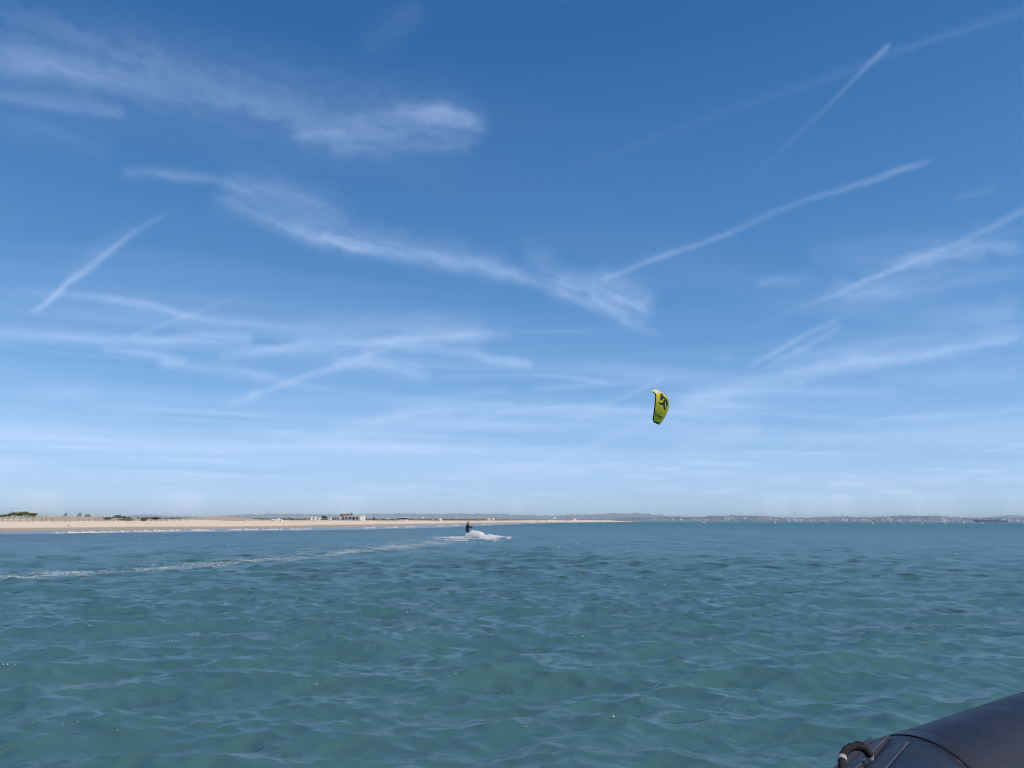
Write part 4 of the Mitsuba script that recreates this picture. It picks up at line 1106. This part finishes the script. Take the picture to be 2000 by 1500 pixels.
# ------------------------------------------------------------------ kite surfer
diffuse("skin", (0.45, 0.26, 0.19))
plastic("helmet_red", (0.85, 0.24, 0.19), 0.35)
plastic("harness", (0.05, 0.055, 0.065), 0.5)
plastic("bar_red", (0.42, 0.07, 0.10), 0.4)
plastic("board_paint", (0.14, 0.15, 0.17), 0.3)
RX, RY = RIDER
RP = lambda x, y, z: np.array([RX + x, RY + y, z])
J = {
    "head": (RP(0.03, 0.00, 1.285), 0.088), "crown": (RP(0.02, 0.0, 1.315), 0.085), "jaw": (RP(0.075, 0.0, 1.225), 0.05), "neck": (RP(-0.01, 0.0, 1.145), 0.062), "nose": (RP(0.135, 0.0, 1.268), 0.014), "brow": (RP(0.085, 0, 1.295), 0.05),
    "chest": (RP(-0.03, 0.0, 0.965), 0.135), "belly": (RP(-0.045, 0.0, 0.76), 0.120), "hip": (RP(-0.06, 0.0, 0.58), 0.135),
    "rs": (RP(0.0, -0.185, 1.055), 0.072), "re": (RP(0.215, -0.215, 0.865), 0.050), "rw": (RP(0.425, -0.17, 0.905), 0.034),
    "ls": (RP(0.0, 0.185, 1.055), 0.072), "le": (RP(0.23, 0.24, 0.90), 0.050), "lw": (RP(0.43, 0.11, 0.945), 0.034),
    "rh": (RP(-0.02, -0.10, 0.54), 0.110), "rk": (RP(0.17, -0.26, 0.36), 0.076), "ra": (RP(0.02, -0.34, 0.13), 0.052), "rt": (RP(0.17, -0.36, 0.10), 0.038),
    "lh": (RP(-0.02, 0.10, 0.54), 0.110), "lk": (RP(0.18, 0.24, 0.40), 0.076), "la": (RP(0.05, 0.30, 0.15), 0.052), "lt": (RP(0.20, 0.31, 0.12), 0.038)}
k = thing("person", "kite surfer in a black wetsuit and red helmet leaning back on a board", "person")
BODY = [("head", "crown"), ("head", "jaw"), ("head", "neck"), ("brow", "nose"), ("head", "brow"), ("neck", "chest"), ("chest", "belly"), ("belly", "hip"), ("neck", "rs"), ("neck", "ls"), ("chest", "rs"), ("chest", "ls"), ("rs", "re"), ("re", "rw"), ("ls", "le"), ("le", "lw"),
        ("hip", "rh"), ("hip", "lh"), ("rh", "rk"), ("rk", "ra"), ("ra", "rt"), ("lh", "lk"), ("lk", "la"), ("la", "lt")]
bar_a, bar_b = RP(0.50, -0.29, 0.955), RP(0.50, 0.24, 1.015)
for side, wr in (("r", "rw"), ("l", "lw")):
    w = J[wr][0]
    t_ = (w - bar_a).dot(bar_b - bar_a) / (bar_b - bar_a).dot(bar_b - bar_a)
    g = bar_a + (bar_b - bar_a) * t_
    ax_ = (bar_b - bar_a) / np.linalg.norm(bar_b - bar_a)
    out_ = (g - w) / np.linalg.norm(g - w)
    upv = np.cross(out_, ax_); upv *= np.sign(upv[2])
    J[side + "palm"] = (g - out_ * 0.045 + upv * 0.012, 0.026); BODY.append((wr, side + "palm"))
    for n, (o_, ln_) in enumerate(((-0.030, 0.9), (-0.010, 1.0), (0.010, 0.97), (0.029, 0.8))):
        a_, b_, c_ = f"{side}f{n}a", f"{side}f{n}b", f"{side}f{n}c"
        J[a_] = (g + ax_ * o_ - out_ * 0.022 + upv * 0.026, 0.0105); J[b_] = (g + ax_ * o_ + out_ * 0.022 * ln_ + upv * 0.018, 0.0095); J[c_] = (g + ax_ * o_ + out_ * 0.018 * ln_ - upv * 0.020, 0.0085)
        BODY += [(side + "palm", a_), (a_, b_), (b_, c_)]
    th_ = 1 if side == "r" else -1
    J[side + "t1"] = (g + ax_ * 0.040 * th_ - out_ * 0.028 - upv * 0.012, 0.0115); J[side + "t2"] = (g + ax_ * 0.022 * th_ - out_ * 0.002 - upv * 0.027, 0.0095)
    BODY += [(side + "palm", side + "t1"), (side + "t1", side + "t2")]
part(k, "body", bones(J, BODY, 0.012, 6), "skin", smooth=True)
SUIT = {a_: (p_, r_ + (0.024 if a_ not in ("neck", "rw", "lw") else 0.008)) for a_, (p_, r_) in J.items()}
SUIT["rq"] = (J["rw"][0] * 0.9 + J["re"][0] * 0.1, 0.046); SUIT["lq"] = (J["lw"][0] * 0.9 + J["le"][0] * 0.1, 0.046)
part(k, "wetsuit", bones(SUIT, [("neck", "chest"), ("chest", "belly"), ("belly", "hip"), ("neck", "rs"), ("neck", "ls"), ("chest", "rs"), ("chest", "ls"), ("rs", "re"), ("re", "rq"), ("ls", "le"), ("le", "lq"), ("hip", "rh"), ("hip", "lh"), ("rh", "rk"), ("rk", "ra"), ("lh", "lk"), ("lk", "la")], 0.03, 8), "dark_wetsuit", smooth=True)
hm = trimesh.creation.icosphere(3, 1.0)
hm.apply_transform(np.diag([0.130, 0.112, 0.115, 1])); hm.apply_translation(RP(0.02, 0, 1.315))
keep_ = (hm.triangles_center[:, 2] > 1.265) | (hm.triangles_center[:, 0] < RX - 0.0) & (hm.triangles_center[:, 2] > 1.235)
hm.update_faces(keep_); hm.remove_unreferenced_vertices()
part(k, "helmet", hm, "helmet_red", smooth=True, label="red helmet")
part(k, "harness", tube(np.array([RP(-0.05 + 0.155 * math.cos(a_), 0.165 * math.sin(a_), 0.70) for a_ in np.linspace(0, 2 * np.pi, 33)]), 0.045, 10), "harness", smooth=True)
part(k, "spreader_hook", tube(np.array([RP(0.10, -0.12, 0.70), RP(0.13, 0, 0.70), RP(0.10, 0.12, 0.70)]), 0.018, 8), "grey_metal")
k = thing("control_bar", "thin red control bar held in both of the kite surfer's hands", "control bar")
part(k, "grip", tube([bar_a, (bar_a + bar_b) / 2, bar_b], 0.016, 10), "bar_red", smooth=True)
part(k, "chicken_loop", tube(curve([(bar_a + bar_b) / 2, RP(0.33, -0.02, 0.83), RP(0.14, 0, 0.71)]), 0.012, 8), "bar_red", smooth=True)
for e in (bar_a, bar_b):
    part(k, "end_float", trimesh.creation.icosphere(2, 0.035).apply_translation(e), "bar_red", smooth=True)
k = thing("kiteboard", "dark twin tip board under the kite surfer's feet, half hidden in spray", "board")
a_ = np.linspace(-1, 1, 25)
w_ = 0.20 * (1 - np.abs(a_) ** 4 * 0.45)
brd = []
for s_i, sgn in ((0.012, 1), (-0.012, 1)):
    brd.append(np.stack([np.stack([RX + 0.10 + c_ * w_, RY - 0.03 + 0.70 * a_, 0.075 + 0.05 * a_ ** 2 + c_ * 0.055 + s_i], 1) for c_ in (-1, -0.3, 0.4, 1)], 1))
top_, bot_ = lattice(brd[0]), lattice(brd[1]); bot_.invert()
rim = np.concatenate([brd[0][:, 0], brd[0][::-1, -1]]); rim2 = np.concatenate([brd[1][:, 0], brd[1][::-1, -1]])
part(k, "deck", cat([top_, bot_, lattice(np.stack([np.vstack([rim, rim[:1]]), np.vstack([rim2, rim2[:1]])], 1))]), "board_paint")
for yy_ in (-0.34, 0.30):
    part(k, "foot_strap", tube(np.array([[RX + 0.12 + 0.0 * math.cos(t_), RY + yy_ + 0.09 * math.cos(t_), 0.09 + 0.085 * math.sin(t_)] for t_ in np.linspace(0, np.pi, 13)]), 0.022, 8), "harness", smooth=True)

# ------------------------------------------------------------------ the inflatable boat we sit in
def rubber(p, n, uv):
    dust = fbm(p.x * 9, p.y * 9, p.z * 9)
    fine = noise(p.x * 90, p.y * 90, p.z * 90)
    c = mix((0.004, 0.006, 0.018), (0.009, 0.012, 0.029), dust)
    scuff = smoothstep(0.66, 0.80, fbm(p.x * 34, p.y * 47, p.z * 41)) * smoothstep(0.45, 0.8, noise(p.x * 7, p.y * 7, p.z * 7))
    scuff = dr.maximum(scuff, smoothstep(0.90, 0.97, noise(p.x * 75, p.y * 75, p.z * 75)) * 0.7)
    return mix(c * (0.85 + 0.3 * fine), (0.10, 0.10, 0.12), scuff * 0.5)


def rubber_rough(p, n, uv):
    return 0.42 + 0.16 * fbm(p.x * 14, p.y * 14, p.z * 14)


scene["rubber"] = {"type": "twosided", "bsdf": {"type": "bumpmap", "arbitrary": proc(lambda p, n, uv: 0.0016 * fbm(p.x * 60, p.y * 60, p.z * 60) + 0.006 * noise(p.x * 5, p.y * 5, p.z * 5), 0.002), "scale": 1.0,
                   "bsdf": {"type": "principled", "base_color": proc(rubber), "roughness": proc(rubber_rough), "specular": 0.5}}}
plastic("rubber_strip", proc(lambda p, n, uv: mix((0.020, 0.020, 0.034), (0.034, 0.033, 0.050), fbm(p.x * 30, p.y * 30, p.z * 30))), 0.55)
plastic("rubber_inner", proc(lambda p, n, uv: mix((0.007, 0.007, 0.015), (0.013, 0.013, 0.024), fbm(p.x * 25, p.y * 25, p.z * 25))), 0.45)
plastic("seam_tape_rubber", (0.010, 0.011, 0.022), 0.42)
plastic("rib_rubber", (0.030, 0.031, 0.045), 0.5)
plastic("worn_edge", (0.13, 0.13, 0.165), 0.6)
plastic("seam_dark", (0.008, 0.008, 0.014), 0.6)
plastic("rope_black", proc(lambda p, n, uv: mix((0.004, 0.004, 0.006), (0.022, 0.021, 0.026), noise(p.x * 160, p.y * 160, p.z * 160))), 0.9)
plastic("rope_white", (0.36, 0.36, 0.37), 0.8)
TR, TZ = 0.26, 0.54
dA = np.array([math.sin(math.radians(36)), math.cos(math.radians(36)), 0.0])       # after section runs this way
dF = np.array([math.sin(math.radians(51.6)), math.cos(math.radians(51.6)), 0.0])   # forward section
MT = np.array([1.383, 2.834, TZ])                                                  # where they meet
stb = np.array([math.cos(math.radians(36)), -math.sin(math.radians(36)), 0.0])     # towards starboard
mirror = lambda p_: p_ + stb * 2 * (0.85 - (p_ - MT).dot(stb))
pf = MT + dF * 1.75
nose = MT + dA * 2.35 + stb * 0.72
path = [MT - dA * 4.2, MT - dA * 2.0, MT - dA * 0.36, MT - dF * 0.13, MT, MT + dF * 0.05, MT + dF * 0.9, pf, (pf + nose) / 2 + dA * 0.12, nose + dA * 0.06]
path = path + [mirror(p_) for p_ in path[::-1]]
dense = []
for a_, b_ in zip(path[:-1], path[1:]):
    n = max(2, int(np.linalg.norm(b_ - a_) / 0.09))
    dense += [a_ + (b_ - a_) * t_ for t_ in np.arange(n) / n]
dense.append(path[-1])
dense = np.array(dense)
k = thing("inflatable_boat", "dark rubber tube of the inflatable boat in the near right corner", "boat")
part(k, "tube", tube(dense, TR, 96), "rubber", smooth=35)
AX = lambda d: (np.array([d[1], -d[0], 0.0]), np.array([0, 0, 1.0]))


def wrap(centre, d, l0, l1, a0, a1, lift, n=40, m=6, thick=None):
    """patch lying on the tube: along the axis l0..l1, round it a0..a1 degrees (0 = up, + towards starboard)"""
    e1, e2 = AX(d)
    A_, L_ = np.meshgrid(np.radians(np.linspace(a0, a1, n)), np.linspace(l0, l1, m), indexing="ij")
    pt = centre + L_[..., None] * d + (TR + lift) * (np.sin(A_)[..., None] * e1 + np.cos(A_)[..., None] * e2)
    top = lattice(pt)
    if thick is None: return top
    pt2 = centre + L_[..., None] * d + (TR + lift - thick) * (np.sin(A_)[..., None] * e1 + np.cos(A_)[..., None] * e2)
    rim_ = lambda q_: np.concatenate([q_[:, 0], q_[-1, 1:], q_[::-1, -1][1:], q_[0, ::-1][1:]])
    return cat([top, lattice(np.stack([rim_(pt), rim_(pt2)], 1))])


# seam tape round the joint, ribbed, with its two dark glued edges
for l_ in (-0.066, 0.030):
    part(k, "seam_line", wrap(MT, dF, l_ - 0.0035, l_ + 0.0035, -150, 150, 0.0042, 110, 3), "seam_dark")
part(k, "seam_tape", wrap(MT, dF, -0.062, 0.026, -150, 150, 0.0026, 110, 4), "seam_tape_rubber", smooth=True)
ribs = [wrap(MT, dF, -0.055 + 0.0, 0.020, a_, a_ + 0.28, 0.0040, 2, 2) for a_ in np.arange(16, 80, 0.62)]
part(k, "seam_rib", cat(ribs), "rib_rubber", kind="stuff")
# strips glued along the after section, worn pale at their edges
part(k, "rub_strake", wrap(MT, dA, -2.6, -0.085, -66, -31.5, 0.026, 16, 30, 0.05), "rubber_strip", label="thick rubber strip along the outside of the tube")
part(k, "wear_patch", wrap(MT, dA, -2.6, -0.10, -31, -18.3, 0.016, 12, 30, 0.03), "rubber_strip", label="flat rubber strip on top of the tube")
part(k, "wear_patch", wrap(MT, dA, -2.6, -0.14, -17.6, -3.6, 0.0035, 14, 30, 0.018), "rubber_inner", label="thin rubber patch inside the flat strip")
rngb = np.random.default_rng(4)


def worn_line(a0, l0, lift, w):
    ls = np.linspace(-1.6, l0, 120)
    wob = np.array([0.5 + rngb.uniform(0, 1) for _ in ls]) * w
    e1, e2 = AX(dA)
    rows = [MT + ls[:, None] * dA + (TR + lift) * (np.sin(np.radians(a0 + s_ * np.degrees(wob / TR)))[:, None] * e1 + np.cos(np.radians(a0 + s_ * np.degrees(wob / TR)))[:, None] * e2) for s_ in (-0.5, 0.5)]
    part(k, "worn_edge", lattice(np.stack(rows, 1)), "worn_edge")


worn_line(-30.6, -0.10, 0.0175, 0.0040)
worn_line(-18.7, -0.10, 0.0175, 0.0048)
worn_line(-3.9, -0.16, 0.0045, 0.0030)
ROPE = [(-0.462, -0.070, 0.272), (-0.466, -0.070, 0.284), (-0.469, -0.074, 0.293), (-0.474, -0.084, 0.302), (-0.486, -0.095, 0.307), (-0.505, -0.106, 0.308), (-0.528, -0.114, 0.305), (-0.553, -0.118, 0.297), (-0.586, -0.115, 0.289), (-0.618, -0.107, 0.282), (-0.659, -0.094, 0.275)]
ROPE2 = [(-0.459, -0.083, 0.298), (-0.449, -0.092, 0.303), (-0.441, -0.103, 0.302), (-0.435, -0.113, 0.297), (-0.439, -0.119, 0.285)]
e1, e2 = AX(dA)
RPT = lambda q_: np.array([MT + dA * l_ + e1 * s_ + e2 * z_ for l_, s_, z_ in q_])
rp = curve(RPT(ROPE), 9)
wob = 1 + 0.10 * np.sin(np.arange(len(rp)) * 2.1) + 0.05 * np.sin(np.arange(len(rp)) * 0.7)
life = numbered("lifeline", k + "__")
scene[life] = mikit.ply(tube(rp, 0.0108 * wob, 14), "rope_black", smooth=True)
labels[life] = {"label": "black rope loop with white bound ends"}
rp2 = curve(RPT(ROPE2), 8)
scene[life + "__bight"] = mikit.ply(tube(rp2, 0.0098, 12), "rope_black", smooth=True)
for n, (i0, i1) in enumerate(((0, 7), (len(rp) - 22, len(rp) - 15))):
    scene[life + "__whipping" + ("" if n == 0 else "_001")] = mikit.ply(tube(rp[i0:i1], 0.0122, 14), "rope_white", smooth=True)

# hull floor and transom, under and behind the viewer
mid = lambda l_, s_: MT + dA * l_ + stb * s_
part(k, "deck", trimesh.Trimesh(np.array([mid(-4.2, 0.05), mid(-4.2, 1.65), mid(0.6, 1.5), mid(1.6, 1.15), mid(1.6, 0.55), mid(0.6, 0.2)]) * [1, 1, 0] + [0, 0, 0.28], [[0, 1, 2], [0, 2, 5], [5, 2, 3], [5, 3, 4]], process=False), "rubber_strip")
part(k, "transom", box([1.5, 0.08, 0.55], [0, 0, 0]).apply_transform(trimesh.transformations.rotation_matrix(-math.radians(36), [0, 0, 1])).apply_translation(mid(-3.9, 0.85) * [1, 1, 0] + [0, 0, 0.5]), "rubber_strip")

# ------------------------------------------------------------------ haze
scene["air"] = {"type": "homogeneous", "albedo": {"type": "rgb", "value": [0.82, 0.93, 1.0]}, "sigma_t": {"type": "rgb", "value": [1.0e-4, 1.2e-4, 1.5e-4]}}
scene["haze"] = {"type": "cube", "to_world": T().translate([0, 0, 36.5]).scale([15600, 15600, 43.5]), "bsdf": {"type": "null"}, "interior": {"type": "ref", "id": "air"}}
labels["haze"] = {"kind": "stuff", "label": "thin blue haze over the far shore", "category": "haze"}
